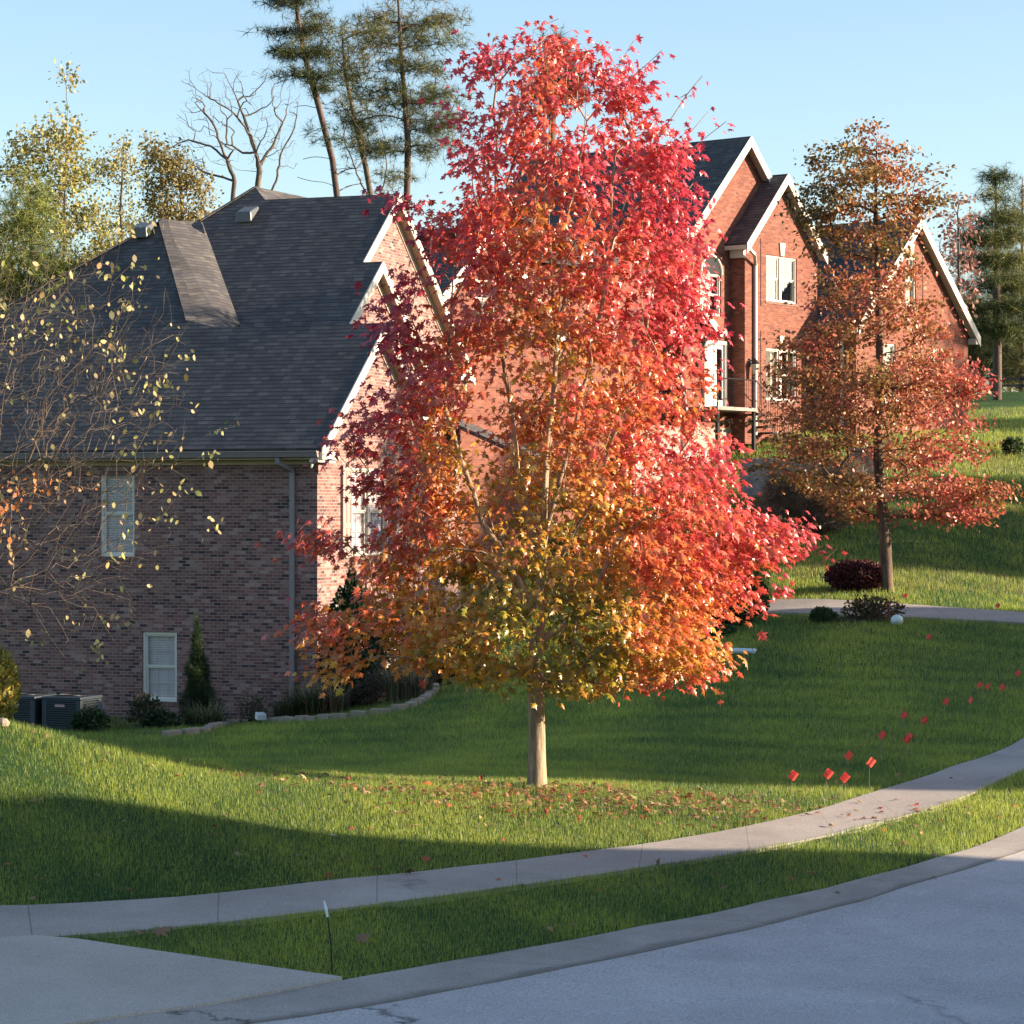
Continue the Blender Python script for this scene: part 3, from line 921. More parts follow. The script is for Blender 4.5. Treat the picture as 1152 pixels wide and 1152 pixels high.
# bare tree
outline_tree('bare_tree', 'leafless tree with spreading curved limbs rising behind the dark roof', 95, (280, 300), 31.6,
             [(280, 310), (281, 285), (283, 262)],
             [(75, 205, 225), (85, 200, 335), (110, 205, 340), (140, 190, 340), (165, 178, 335), (190, 200, 335)], 620, 0, None, 0, None, M['bark_grey'], .0045, .15, depth=.5, bf=.12, up=-.35, zpen=.5, shell=.3,
             stems=[[(281, 285, 0), (262, 232, -.2), (265, 205, -.3), (256, 180, -.3), (238, 166, -.3), (212, 158, -.2), (188, 168, 0)], [(283, 262, 0), (290, 212, .1), (291, 185, .2), (282, 152, .2), (262, 126, .1), (236, 110, 0), (206, 92, 0)], [(291, 185, .2), (308, 160, .3), (321, 128, .3), (326, 96, .3)], [(291, 185, .2), (276, 140, .4), (262, 100, .5), (250, 78, .5)], [(283, 262, 0), (312, 205, -.3), (316, 175, -.4), (333, 145, -.4), (338, 105, -.4)], [(256, 180, -.3), (240, 140, -.5), (222, 118, -.5)], [(265, 205, -.3), (232, 195, -.1), (205, 180, 0)]])
# airy yellow-green trees on the left, behind the house
YG = [(.15, .16, .05), (.25, .24, .07), (.36, .31, .1), (.42, .34, .13)]
outline_tree('birch_tree', 'tall airy yellow-green tree at the left edge behind the roof', 72, (72, 420), 41.6,
             [(72, 470), (70, 330), (73, 220), (76, 120)],
             [(80, 70, 84), (105, 45, 92), (140, 20, 95), (180, 5, 105), (230, -10, 120), (290, -10, 140), (350, -15, 150), (400, -15, 150), (460, -20, 130)], 900, 40, DIAM, .115, YG, M['bark_grey'], .006, .07, bf=.45, spread=.2, up=-.3, zpen=.6, holes=(1.6, -.1), leafm='leaf_dull')
outline_tree('birch_tree', 'thin yellow-green tree with feathery top left of the bare tree', 76, (140, 420), 39.5,
             [(140, 470), (138, 330), (136, 230), (140, 150)],
             [(130, 132, 145), (150, 112, 148), (200, 100, 160), (250, 95, 165), (310, 95, 165)], 220, 28, DIAM, .10, YG, M['bark_grey'], .006, .06, bf=.45, spread=.2, up=-.3, zpen=.6, holes=(1.6, 0.), leafm='leaf_dull')
outline_tree('hornbeam_tree', 'small rounded olive-gold tree just left of the roof ridge', 82, (206, 300), 36.6,
             [(206, 330), (205, 230), (200, 180)],
             [(150, 165, 185), (170, 160, 205), (190, 158, 232), (215, 165, 245), (240, 160, 240), (265, 170, 235)], 240, 32, DIAM, .11, [(.16, .13, .045), (.24, .19, .06), (.33, .25, .08)], M['bark_grey'], .006, .08, bf=.4, spread=.2, up=-.2, zpen=.4, holes=(1.7, -.3), leafm='leaf_dull')
outline_tree('cypress_tree', 'bushy bright green conifer low at the left edge behind twigs', 64, (38, 420), 47.,
             [(38, 470), (36, 300), (34, 215)],
             [(190, 28, 42), (230, 2, 60), (280, -20, 80), (330, -30, 92), (390, -30, 100)], 330, 11, TUFT_FINE, .24, [(.12, .15, .03), (.2, .22, .05), (.3, .28, .08)], M['bark_grey'], .008, .1, bf=.3, spread=.26, up=-.4, leafm='needle', zpen=.3, holes=(1.5, -.25))

# ---------------- right-hand pines
outline_tree('pine_tree', 'tall straight pine on the lawn right of the red house', 118, (1122, 478), 25.4,
             [(1122, 480), (1122, 380), (1121, 280), (1120, 195)],
             [(188, 1112, 1128), (215, 1098, 1140), (250, 1085, 1150), (290, 1075, 1160), (330, 1072, 1165), (365, 1080, 1160), (385, 1095, 1150)], 340, 15, TUFT, .42, [(.03, .055, .022), (.06, .085, .03), (.13, .14, .045), (.17, .16, .05)], M['bark_pine'], .014, .2, bf=.25, spread=.3, up=.1, zpen=.1,
             tiers=(195, 220, 245, 270, 295, 320, 345, 370), leafm='needle', minpy=400, holes=(1.2, -.2), stubs=((1100, 400, .3), (1142, 395, -.3), (1105, 425, .2), (1140, 415, 0)))
for i, (bx, by, d, ty, w, lab) in enumerate(((1150, 470, 126, 195, 60, 'dark pine at the right edge, partly cut by the frame'), (1085, 470, 128, 325, 48, 'low dark evergreen behind the red house, left of the tall straight pine'), (1172, 440, 150, 300, 90, 'distant dark evergreen mass at the far right edge'), (1105, 430, 170, 335, 40, 'distant evergreen between the pine trunks on the right'))):
    k = F / d
    outline_tree('pine_tree', lab, d, (bx, by), k, [(bx, by + 5), (bx, (by + ty) / 2), (bx, ty + 5)],
                 [(ty, bx - 5, bx + 5), (ty + (by - ty) * .3, bx - w * .55, bx + w * .55), (ty + (by - ty) * .75, bx - w * .7, bx + w * .7), (by - 12, bx - w * .6, bx + w * .6)], 240, 14, TUFT, .45, PINE_LIT, M['bark_pine'], .014, .17, bf=.25, spread=.45, up=.1, zpen=.1, leafm='needle', holes=(.9, -.15))
outline_tree('dogwood_tree', 'thin half-bare tree with pinkish leaves behind the red house gable', 112, (1078, 400), 26.8,
             [(1078, 470), (1079, 330), (1078, 250)],
             [(215, 1060, 1092), (240, 1055, 1100), (280, 1050, 1105), (320, 1055, 1100), (350, 1060, 1098)], 150, 5, OVAL, .2, [(.3, .12, .1), (.38, .2, .17), (.3, .22, .15)], M['bark_grey'], .01, .08, bf=.4, spread=.2, up=-.2, leafm='leaf_dull')
outline_tree('hedge_tree', 'yellow-green shrubby tree under the pines at the right edge', 135, (1150, 440), 22.2,
             [(1150, 446), (1150, 410), (1150, 395)], [(385, 1135, 1160), (405, 1125, 1175), (430, 1125, 1175)], 70, 26, OVAL, .28, [(.1, .11, .03), (.18, .18, .05), (.24, .2, .06)], M['bark_grey'], .01, .08, spread=.35)


# ---------------- bare twiggy tree in the left foreground
def near_tree():
    d = 20.; base = np.array([(-190 - 576) / F * d, d, 0]); base[2] = tz(base[0], base[1])
    E_ = empty('birch_tree', base, 0, 'near-bare tree with pale twigs and few yellow leaves reaching in from the left edge', 'tree')
    by = 576 - base[2] / d * F; k = F / d

    def X(px): return (px + 190) / k

    def Zz(py): return (by - py) / k
    sk = Skel([(0, 0, -.05), (X(-160), 0, Zz(720)), (X(-120), .05, Zz(560)), (X(-110), .0, Zz(420))], .36, .12, .3, .07)
    limbs = [(X(a), y, Zz(b)) for a, b, y in ((20, 545, .1), (60, 450, -.3), (95, 515, .3), (40, 350, .5), (-20, 300, -.2), (110, 395, -.1), (30, 600, -.4), (60, 665, .2), (0, 250, .4), (-60, 640, .5))]
    sk.grow(np.array(limbs), zpen=.2)
    pts = []
    for (px, py, sx, sy, n) in ((60, 480, 60, 70, 760), (120, 410, 55, 35, 400), (40, 380, 60, 60, 640), (120, 560, 60, 60, 330), (90, 650, 55, 45, 220), (10, 560, 45, 70, 130), (150, 470, 50, 25, 80), (20, 300, 40, 40, 120), (-60, 450, 60, 120, 150)):
        a = np.c_[rng.normal(px, sx, n), rng.normal(0, .55, n), rng.normal(py, sy, n)]; pts.append(a)
    a = np.concatenate(pts); a = a[(a[:, 0] < 215) & (a[:, 2] > 245) & (a[:, 2] < 745) & (a[:, 0] - 40 < (745 - a[:, 2]) * .55 + 90)]
    special = [(x, rng.normal(0, .3), y) for x, y in ((243, 482), (205, 405), (188, 430), (160, 318), (166, 300), (150, 345), (192, 548), (185, 580), (165, 590), (240, 590), (150, 265), (118, 735), (50, 710), (112, 722), (240, 510), (130, 300), (170, 255), (95, 690), (140, 690))]
    a = np.r_[a, np.array(special)]
    pts = np.c_[X(a[:, 0]), a[:, 1], Zz(a[:, 2])]
    order = np.argsort(np.linalg.norm(pts - np.array([X(-110), 0, Zz(560)]), axis=1)); a = a[order]; pts = pts[order]
    sk.grow(pts, zpen=.1, minz=Zz(760))
    sk.radii(.0012, .042, 2.0)
    sk.mesh('trunk', M['bark_pale'], E_, 1.2, (7, 4, 3))
    tips = np.array([sk.p[t] for t in sk.tips][10:]); m = len(tips)
    px, py = a[:, 0], a[:, 2]
    keepn = np.where((px > 120), 3, np.where(py < 420, 2, 1)) * (rng.random(m) < np.where(px > 120, .07, np.where(py < 400, .17, .035)))
    for sx, _, sy in special: keepn[np.hypot(px - sx, py - sy) < 2] = 8
    rust = ((np.hypot((px - 0) / 26, (py - 595) / 36) < 1) | (np.hypot((px - 45) / 40, (py - 545) / 14) < 1)) & (rng.random(m) < .6); keepn[rust] = 3
    pos = np.repeat(tips, keepn, axis=0); pos = pos + rng.normal(0, .06, pos.shape) * np.array([1, 1, .7]); n = len(pos)
    fl = np.repeat(rust, keepn)
    col = np.where(rng.random((n, 1)) < .4, np.array([[.22, .21, .07]]), np.array([[.38, .31, .14]])); col[fl] = np.where(rng.random((fl.sum(), 1)) < .5, [[.40, .14, .04]], [[.34, .2, .08]])
    col = jitter_col(col, n, .2)
    v, t = place(OVAL, pos, unit(rng.normal(0, .6, (n, 3)) + np.array([0, 0, -.9])), unit(rng.normal(0, .8, (n, 3)) + np.array([.5, -.6, .3])), np.clip(rng.normal(.043, .012, n), .02, .07))
    soup('crown', v, t, M['leaf_dull'], E_, np.repeat(col, len(OVAL[0]), axis=0))


near_tree()

# ------------------------------------------------------------------ windows and walls
def wall_cells(mb, plane, a0, a1, z0, z1, holes, pos, depth=.12):
    """rectangular wall with openings; plane 'y' -> wall at y=pos facing -y (a = x); plane 'x' -> wall at x=pos facing +x (a = y)"""
    A = sorted({a0, a1} | {h[0] for h in holes} | {h[1] for h in holes}); Z = sorted({z0, z1} | {h[2] for h in holes} | {h[3] for h in holes})

    def pt(a, z, dp=0): return (a, pos + dp, z) if plane == 'y' else (pos - dp, a, z)
    for i in range(len(A) - 1):
        for j in range(len(Z) - 1):
            ca, cz_ = (A[i] + A[i + 1]) / 2, (Z[j] + Z[j + 1]) / 2
            if any(h[0] < ca < h[1] and h[2] < cz_ < h[3] for h in holes): continue
            mb.poly([pt(A[i], Z[j]), pt(A[i + 1], Z[j]), pt(A[i + 1], Z[j + 1]), pt(A[i], Z[j + 1])])
    for h in holes:
        a, b, c, d = h
        for q in ([(a, c), (a, d)], [(b, d), (b, c)], [(a, d), (b, d)], [(b, c), (a, c)]):
            (p0, q0), (p1, q1) = q
            mb.poly([pt(p0, q0), pt(p1, q1), pt(p1, q1, depth), pt(p0, q0, depth)])


def window(E_, plane, pos, a0, a1, z0, z1, glass='glass', fill='blind', cols=3, rows=3, double=False, depth=.09, sill=True, fr='frame', sashes=True, fillmat=None):
    def B(mb, A0, A1, Z0, Z1, d0, d1):
        if plane == 'y': mb.box((A0, pos + d0, Z0), (A1, pos + d1, Z1))
        else: mb.box((pos - d1, A0, Z0), (pos - d0, A1, Z1))
    units = [(a0, a1)] if not double else [(a0, (a0 + a1) / 2 - .05), ((a0 + a1) / 2 + .05, a1)]
    mb = MB(); w = .055
    root = None
    B(mb, a0, a1, z1 - w, z1, depth - .05, depth + .06); B(mb, a0, a1, z0, z0 + w, depth - .05, depth + .06)
    B(mb, a0, a0 + w, z0 + w, z1 - w, depth - .05, depth + .06); B(mb, a1 - w, a1, z0 + w, z1 - w, depth - .05, depth + .06)
    if double: B(mb, (a0 + a1) / 2 - .06, (a0 + a1) / 2 + .06, z0 + w, z1 - w, depth - .045, depth + .06)
    root = mb.build('window', M[fr], E_)
    zm = (z0 + z1) / 2
    sash = MB(); pane = MB(); bl = MB()
    for (A0, A1) in units:
        A0 += w; A1 -= w
        for (Z0, Z1, dd) in ((zm, z1 - w, 0.0), (z0 + w, zm, .025)) if sashes else ((z0 + w, z1 - w, 0),):
            s = .035
            B(sash, A0, A1, Z0, Z0 + s, depth + dd - .01, depth + dd + .03); B(sash, A0, A1, Z1 - s, Z1, depth + dd - .01, depth + dd + .03)
            B(sash, A0, A0 + s, Z0 + s, Z1 - s, depth + dd - .01, depth + dd + .03); B(sash, A1 - s, A1, Z0 + s, Z1 - s, depth + dd - .01, depth + dd + .03)
            B(pane, A0 + s, A1 - s, Z0 + s, Z1 - s, depth + dd + .01, depth + dd + .014)
            for c in range(1, cols): x = A0 + (A1 - A0) * c / cols; B(sash, x - .007, x + .007, Z0 + s, Z1 - s, depth + dd + .016, depth + dd + .028)
            for r in range(1, rows): z = Z0 + (Z1 - Z0) * r / rows; B(sash, A0 + s, A1 - s, z - .007, z + .007, depth + dd + .0165, depth + dd + .0275)
        if fill == 'blind':
            nb = int((z1 - z0 - 2 * w) / .05)
            for i in range(nb):
                z = z0 + w + i * .05
                if plane == 'y': bl.bar((A0, pos + depth + .085, z + .02), (A1, pos + depth + .085, z + .02), .006, .047, (0, .35, 1))
                else: bl.bar((pos - depth - .085, A0, z + .02), (pos - depth - .085, A1, z + .02), .006, .047, (-.35, 0, 1))
    sash.build('sash', M[fr], root); pane.build('pane', M[glass], root)
    if fill == 'blind': bl.build('blind', fillmat or M['blind'], root)
    bk = MB()
    B(bk, a0 + .002, a1 - .002, z0 + .002, z1 - .002, depth + .55, depth + .57)
    if fill == 'curtain':
        cu_ = MB()
        for (A0, A1) in units:
            n = 18
            for i in range(n):
                t0, t1 = A0 + (A1 - A0) * i / n, A0 + (A1 - A0) * (i + 1) / n
                if abs((i + .5) / n - .5) < .2: continue
                e = .03 * math.sin(i * 1.9); B(cu_, t0, t1, z0 + .06, z1 - .06, depth + .16 + e, depth + .175 + e)
        cu_.build('curtain', M['curtain'], root)
    bk.build('room_back', M['dark_in'], root)
    if sill:
        sb = MB(); n = max(3, int((a1 - a0 + .1) / .075)); aw = (a1 - a0 + .1) / n
        for i in range(n): B(sb, a0 - .05 + i * aw + .004, a0 - .05 + (i + 1) * aw - .004, z0 - .095, z0 - .003, -.025, .10)
        sb.build('sill', M['sill'], root)
    return root


M['blind'] = simple('white_blind', '#ded7d8', .6, .04, 6)
M['sill'] = simple('brick_sill', '#7d5f56', .85, .3, 14)

# ------------------------------------------------------------------ house of mixed brick
A20 = R(-20)
HO = np.array([(357 - 576) / F * 56, 56, 0.])
H = empty('brick_house', HO, A20, 'large mixed-brown brick house with dark shingle roof and three stepped gables', 'house')
p = .8192; ze = 1.334


def pA(v): return ze + p * (v + .35)


def pB(v): return ze + p * (v - .85)


UPW = (-5.14, -4.31, -.96, .89); LOW = (-4.12, -3.29, -4.07, -2.58); G1W = (1.83, 3.95, -.95, .97)
wl = MB()
wall_cells(wl, 'y', -14, 0, -5.2, 1.12, [UPW, LOW], 0)
wall_cells(wl, 'x', 0, 6.3, -5.2, 1.2, [G1W], 0)
wl.poly([(0, 0, 1.2), (0, 6.3, 1.2), (0, 6.24, 1.28), (0, 3.12, 3.95), (0, .0, 1.35)])
wl.poly([(-1.42, 3.4, 3.3), (-1.42, 9.3, 3.2), (-1.42, 6.38, 5.66), (-1.42, 3.7, 3.55)])
G3W = (9.69, 10.92, 2.4, 3.86)
wall_cells(wl, 'x', 6.3, 13.4, -5.2, 4.0, [G3W], -1.95)
wl.poly([(-1.95, 3.8, 3.4), (-1.95, 13.4, 4.0), (-1.95, 13.3, 3.9), (-1.95, 8.65, 7.5)])
wl.poly([(0, 6.3, -5.2), (-1.95, 6.3, -5.2), (-1.95, 6.3, 1.4), (0, 6.3, 1.4)])
wl.poly([(-1.95, 13.4, -5.2), (-14, 13.4, -5.2), (-14, 13.4, 3.4), (-1.95, 13.4, 4)])
wl.poly([(-14, 13.4, -5.2), (-14, 0, -5.2), (-14, 0, 1.12), (-14, 13.4, 3)])
wl.build('wall', M['brick_mixed'], H)
# soldier course under the eave
sc_ = MB()
for i in range(184):
    x = -13.95 + i * .076
    if x > -.02: break
    sc_.box((x + .004, -.006, .80), (x + .070, .05, 1.0))
for i in range(23):
    y = .02 + i * .076; sc_.box((-.05, y + .004, .80), (.006, y + .070, 1.0))
sc_.build('soldier_course', M['brick_mixed'], H)
window(H, 'y', 0, *UPW); window(H, 'y', 0, *LOW, cols=3, rows=2)
window(H, 'x', 0, *G1W, double=True, fr='trim', cols=2, rows=2); window(H, 'x', -1.95, *G3W, fr='trim', sill=True)
# shutters
for (a, b) in ((1.22, 1.66), (4.12, 4.56)):
    m = MB(); m.box((.012, a, -1.0), (.05, b, 1.0))
    for z in (-1.0, -.35, .3, .88):
        m.box((.05, a, z), (.062, b, z + .12))
    m.box((.05, a, -1), (.06, a + .05, 1)); m.box((.05, b - .05, -1), (.06, b, 1)); m.box((.05, (a + b) / 2 - .02, -1), (.06, (a + b) / 2 + .02, 1))
    m.build('shutter', M['shutter'], H)
# roof
rf = MB()
T = .10
rf.slab([(-14.13, -.35, ze), (.25, -.35, ze), (.25, 3.12, pA(3.12)), (-3.9, 3.12, pA(3.12)), (-4.64, 3.33, pA(3.33)), (-7.10, 6.68, pA(6.68))], T)
rf.slab([(-7.10, 6.68, 7.10), (-14.13, 13.7, ze + .01), (-14.13, -.35, ze)], T)
rf.slab([(-4.64, 3.33, pA(3.33)), (-3.9, 3.60, pA(3.12) - .05), (-3.98, 4.51, pB(4.51)), (-6.66, 7.94, pB(7.94)), (-7.10, 6.68, pA(6.68))], T)
rf.slab([(-3.6, 3.72, pB(3.72)), (-1.2, 3.72, pB(3.72)), (-1.2, 6.38, pB(6.38)), (-1.7, 6.38, pB(6.38)), (-1.7, 8.65, pB(8.65)), (-5.3, 8.65, pB(8.65)), (-5.8, 9.13, pB(9.13)), (-6.8, 7.95, pB(7.95)), (-3.98, 4.51, pB(4.51))], T)
zr = pA(3.12)
rf.slab([(.25, 3.12, zr), (.25, 6.6, zr - p * 3.48), (-1.2, 6.6, zr - p * 3.48), (-1.2, 3.72, zr - p * .6), (-3.9, 3.72, zr - p * .6), (-3.9, 3.12, zr)], T)
z2 = pB(6.38); rf.slab([(-1.2, 6.38, z2), (-1.2, 9.5, z2 - p * 3.12), (-2.0, 9.5, z2 - p * 3.12), (-2.0, 6.38, z2)], T)
z3 = pB(8.65)
rf.slab([(-1.7, 8.65, z3), (-1.7, 13.75, z3 - p * 5.1), (-12, 13.75, z3 - p * 5.1), (-5.3, 8.65, z3)], T)
rf.slab([(-5.8, 9.13, 8.12), (-5.3, 8.65, 7.72), (-3.5, 11, 6.9), (-5.24, 11, 8.04)], .05)
rf.slab([(-6.8, 7.95, 7.15), (-5.8, 9.13, 8.12), (-5.24, 11, 8.04), (-12, 13.7, 3.0)], .05)
rf.slab([(-7.1, 6.7, 7.08), (-6.8, 7.95, 7.15), (-12, 13.7, 3.0)], .05)
roof = rf.build('roof', M['roof'], H)
# ridge caps
for a, b in (((-7.10, 6.68, 7.11), (-4.64, 3.33, pA(3.33) + .01)), ((-5.8, 9.13, 8.12), (-6.8, 7.95, 7.15)), ((-7.1, 6.68, 7.10), (-14.13, -.35, ze))):
    MB().bar(a, b, .24, .018).build('ridge_cap', M['roof'], roof)
# roof vents
for (u, v, pl) in ((-5.45, 8.0, pB), (-7.35, 6.2, pA)):
    m = MB(); z = pl(v); m.hexa([(u - .22, v - .28, z - .12), (u + .22, v - .28, z - .12), (u + .22, v + .2, z + .25), (u - .22, v + .2, z + .25)], [(u - .2, v - .28, z + .14), (u + .2, v - .28, z + .14), (u + .2, v + .2, z + .33), (u - .2, v + .2, z + .33)])
    m.build('roof_vent', M['vent'], roof, bevel=.03)
# rakes: white boards, soffit, frieze
trim = MB(); sof = MB(); frz = MB()


def rake(u_out, u_wall, v0, z0, v1, z1, drop=.17):
    trim.hexa([(u_out, v0, z0 - drop - .10), (u_out + .03, v0, z0 - drop - .10), (u_out + .03, v1, z1 - drop - .10), (u_out, v1, z1 - drop - .10)],
              [(u_out, v0, z0 + .012), (u_out + .03, v0, z0 + .012), (u_out + .03, v1, z1 + .012), (u_out, v1, z1 + .012)])
    sof.hexa([(u_wall, v0, z0 - .19), (u_out - .002, v0, z0 - .19), (u_out - .002, v1, z1 - .19), (u_wall, v1, z1 - .19)],
             [(u_wall, v0, z0 - .135), (u_out - .002, v0, z0 - .135), (u_out - .002, v1, z1 - .135), (u_wall, v1, z1 - .135)])
    frz.hexa([(u_wall, v0, z0 - .42), (u_wall + .03, v0, z0 - .42), (u_wall + .03, v1, z1 - .42), (u_wall, v1, z1 - .42)],
             [(u_wall, v0, z0 - .192), (u_wall + .03, v0, z0 - .192), (u_wall + .03, v1, z1 - .192), (u_wall, v1, z1 - .192)])


rake(.25, 0, -.35, ze, 3.12, zr); rake(.25, 0, 3.12, zr, 6.6, zr - p * 3.48)
rake(-1.2, -1.42, 3.75, pB(3.75), 6.38, z2); rake(-1.2, -1.42, 6.38, z2, 9.5, z2 - p * 3.12)
rake(-1.7, -1.95, 6.38, pB(6.38), 8.65, z3); rake(-1.7, -1.95, 8.65, z3, 13.75, z3 - p * 5.1)
# eave returns
trim.box((0.0, -.36, 1.10), (.27, .55, 1.26)); trim.box((0.0, -.40, 1.04), (.20, .5, 1.098))
trim.box((-1.95, 12.7, 3.40), (-1.66, 13.8, 3.56))
trim.build('rake_board', M['trim'], roof); sof.build('rake_soffit', M['soffit'], roof); frz.build('rake_frieze', M['cream'], roof)
# eave soffit, frieze, gutter, downspout
m = MB(); m.box((-14, -.34, 1.10), (0, -.001, 1.14)); m.box((-14, -.05, 1.0), (-.002, -.004, 1.098)); m.build('eave_soffit', M['soffit'], H)
m = MB(); m.hexa([(-14.1, -.37, 1.13), (.2, -.37, 1.13), (.2, -.45, 1.15), (-14.1, -.45, 1.15)][::-1], [(-14.1, -.36, 1.27), (.2, -.36, 1.27), (.2, -.49, 1.27), (-14.1, -.49, 1.27)][::-1]); m.box((-14.1, -.505, 1.255), (.2, -.47, 1.28))
g = m.build('gutter', M['gutter'], H)
m = MB(); m.bar((-.72, -.42, 1.14), (-.72, -.40, 1.02), .1, .08, (0, 1, 0)); m.bar((-.72, -.40, 1.03), (-.55, -.06, .86), .1, .08); m.bar((-.55, -.055, .9), (-.55, -.055, -4.25), .10, .08, (0, 1, 0)); m.bar((-.55, -.055, -4.22), (-.55, -.35, -4.32), .1, .08)
for z in (.4, -1.3, -3): m.box((-.62, -.1, z), (-.48, -.013, z + .03))
m.build('downspout', M['gutter'], H)
# front entry wing of this house hidden behind the maple: low hip porch roof
m = MB(); m.slab([(-1.95, 12.2, 2.4), (.6, 12.2, 1.3), (.6, 13.6, 1.3), (-1.95, 13.6, 2.4)], .1); m.build('porch_roof', M['roof'], H)


def hw(u, v, z=None):
    """house-local to world"""
    c, s = math.cos(A20), math.sin(A20)
    x, y = HO[0] + u * c - v * s, HO[1] + u * s + v * c
    return np.array([x, y, tz(x, y) if z is None else z])


# ------------------------------------------------------------------ air conditioners
def make_ac():
    E_ = empty('air_conditioner', (0, 0, 0), A20)
    w, h = .86, .86
    m = MB(); m.box((-.37, -.37, .08), (.37, .37, h - .1)); m.build('coil', M['ac_dark'], E_)
    m = MB()
    for s in range(4):
        for i in range(15):
            z = .12 + i * .047
            c = [((-.34, -.425), (.34, -.425)), ((.425, -.34), (.425, .34)), ((.34, .425), (-.34, .425)), ((-.425, .34), (-.425, -.34))][s]
            m.bar((*c[0], z), (*c[1], z), .02, .026)
    m.build('louvre_panel', M['ac'], E_)
    m = MB()
    for sx in (-1, 1):
        for sy in (-1, 1):
            MB().box((min(sx * .33, sx * .44), min(sy * .33, sy * .44), .06), (max(sx * .33, sx * .44), max(sy * .33, sy * .44), h - .07)).build('corner_post', M['ac'], E_, bevel=.015)
    MB().box((-.45, -.45, 0), (.45, .45, .06)).build('base_pan', M['ac'], E_, bevel=.02)
    m = MB(); m.box((-.45, -.45, h - .07), (.45, .45, h)); m.build('cabinet_cover', M['ac'], E_, bevel=.02)
    m = MB()
    for i in range(9): m.tube([(math.cos(a) * (.04 + .035 * i), math.sin(a) * (.04 + .035 * i), h + .015) for a in np.linspace(0, 6.283, 20)], .005, 4)
    m.build('fan_guard', M['iron'], E_, uv=False)
    m = MB(); m.box((-.14, -.446, h - .2), (.08, -.436, h - .15)); m.build('badge', M['badge'], E_)
    return E_


M['badge'] = simple('pale_badge', '#b08f92', .4, .05, 5)
ac = make_ac()
for i, (px, lab) in enumerate(((30, 'dark green air conditioner unit by the brick wall, the left one beside the arborvitae'), (81, 'dark green air conditioner unit by the brick wall, the right one in clear view'))):
    o = ac if i == 0 else copy_tree(ac)
    x = at(px, 700, 53.6 if i else 53.9); o.location = (x[0], x[1], -4.55); tag(o, lab, 'air conditioner', 'air conditioners by the brick wall')
m = MB(); mp_ = hw(-4.55, -.35); m.tube([(0, 0, 0), (.0, 0, .55)], .012, 6); m.box((-.05, -.03, .35), (.05, .03, .62))
o = m.build('utility_stub', M['vent']); o.location = (at(113, 800, 53.2)[0], 53.2, tz(at(113, 800, 53.2)[0], 53.2) - .02); tag(o, 'thin grey utility pipe with small box right of the air conditioners', 'pipe')

# ------------------------------------------------------------------ red brick house
A38 = R(-38)
RO = np.array([(838 - 576) / F * 86, 86., 0.])
RH = empty('brick_house', RO, A38, 'tall red brick house with white rake boards on the rise behind the maple', 'house')
BW = (1.27, 3.15, 6.9, 8.4); BL = (1.27, 3.15, 3.66, 5.36)
CW = (7.75, 8.45, 7.05, 8.75); CL1 = (6.25, 7.05, 3.9, 5.7); CL2 = (9.35, 10.15, 3.9, 5.7)
wl = MB()
wall_cells(wl, 'x', 0, 4.44, 2.2, 8.75, [BW, BL], 0)
wl.poly([(0, 0, 8.75), (0, 4.44, 8.75), (0, 2.12, 10.98)])
wl.poly([(-.55, 0, 1), (0, 0, 1), (0, 0, 8.75), (-.55, 0, 8.75)])
DOOR = (-1.5, -.3, 3.35, 5.45); AW = (-1.75, -.55, 6.3, 7.65)
wall_cells(wl, 'x', -2.7, 4.2, 2.7, 8.75, [DOOR, AW], -.55)
wl.poly([(-.55, -2.7, 8.75), (-.55, 4.2, 8.75), (-.55, .75, 12.06)])
wl.poly([(-.55, -2.7, -1), (-.55, -2.7, 8.75), (-9, -2.7, 8.75), (-9, -2.7, -1)])
wall_cells(wl, 'x', 4.44, 12.18, 1.8, 6.3, [CL1, CL2], 1.5)
wall_cells(wl, 'x', 4.44 + 2.7, 12.18 - 2.7 - .5, 6.3, 8.85, [CW], 1.5)
wl.poly([(1.5, 4.44, 6.3), (1.5, 7.14, 6.3), (1.5, 7.14, 8.85)])
wl.poly([(1.5, 8.98, 6.3), (1.5, 12.18, 6.3), (1.5, 9.47, 8.85), (1.5, 8.98, 8.85)])
wl.poly([(1.5, 7.14, 8.85), (1.5, 9.47, 8.85), (1.5, 8.31, 9.94)])
wl.poly([(0, 4.44, 1.8), (1.5, 4.44, 1.8), (1.5, 4.44, 6.3), (0, 4.44, 6.3)])
wl.poly([(1.5, 12.18, 1.8), (-9, 12.18, 1.8), (-9, 12.18, 6.3), (1.5, 12.18, 6.3)])
# left wing D, half hidden by the maple
wall_cells(wl, 'x', -16.2, -10.0, -1.5, 5.2, [], -.2)
wall_cells(wl, 'x', -14.2, -12.1, 5.2, 6.9, [(-13.7, -12.7, 5.5, 6.6)], -.2)
wl.poly([(-.2, -16.2, 5.2), (-.2, -14.2, 5.2), (-.2, -14.2, 6.9)]); wl.poly([(-.2, -12.1, 5.2), (-.2, -10.0, 5.2), (-.2, -12.1, 6.9)]); wl.poly([(-.2, -14.2, 6.9), (-.2, -12.1, 6.9), (-.2, -13.15, 7.95)])
wl.poly([(-.2, -16.2, -1.5), (-.2, -16.2, 5.2), (-9, -16.2, 5.2), (-9, -16.2, -1.5)])
wall_cells(wl, 'x', -10.0, -2.7, -1.5, 7.5, [], -1.2)
wl.build('wall', M['brick_red'], RH)
m = MB(); wall_cells(m, 'x', -5.5, 4.4, -1.2, 2.7, [(-4.1, -3.35, .45, 1.1)], -.5); m.poly([(-.5, -2.72, -1.2), (-.5, -2.72, 2.7), (-9, -2.72, 2.7), (-9, -2.72, -1.2)])
m.poly([(-.5, -2.7, 2.7), (-.5, 4.4, 2.7), (-.56, 4.4, 2.7), (-.56, -2.7, 2.7)])
m.build('stone_foundation', M['stone'], RH)
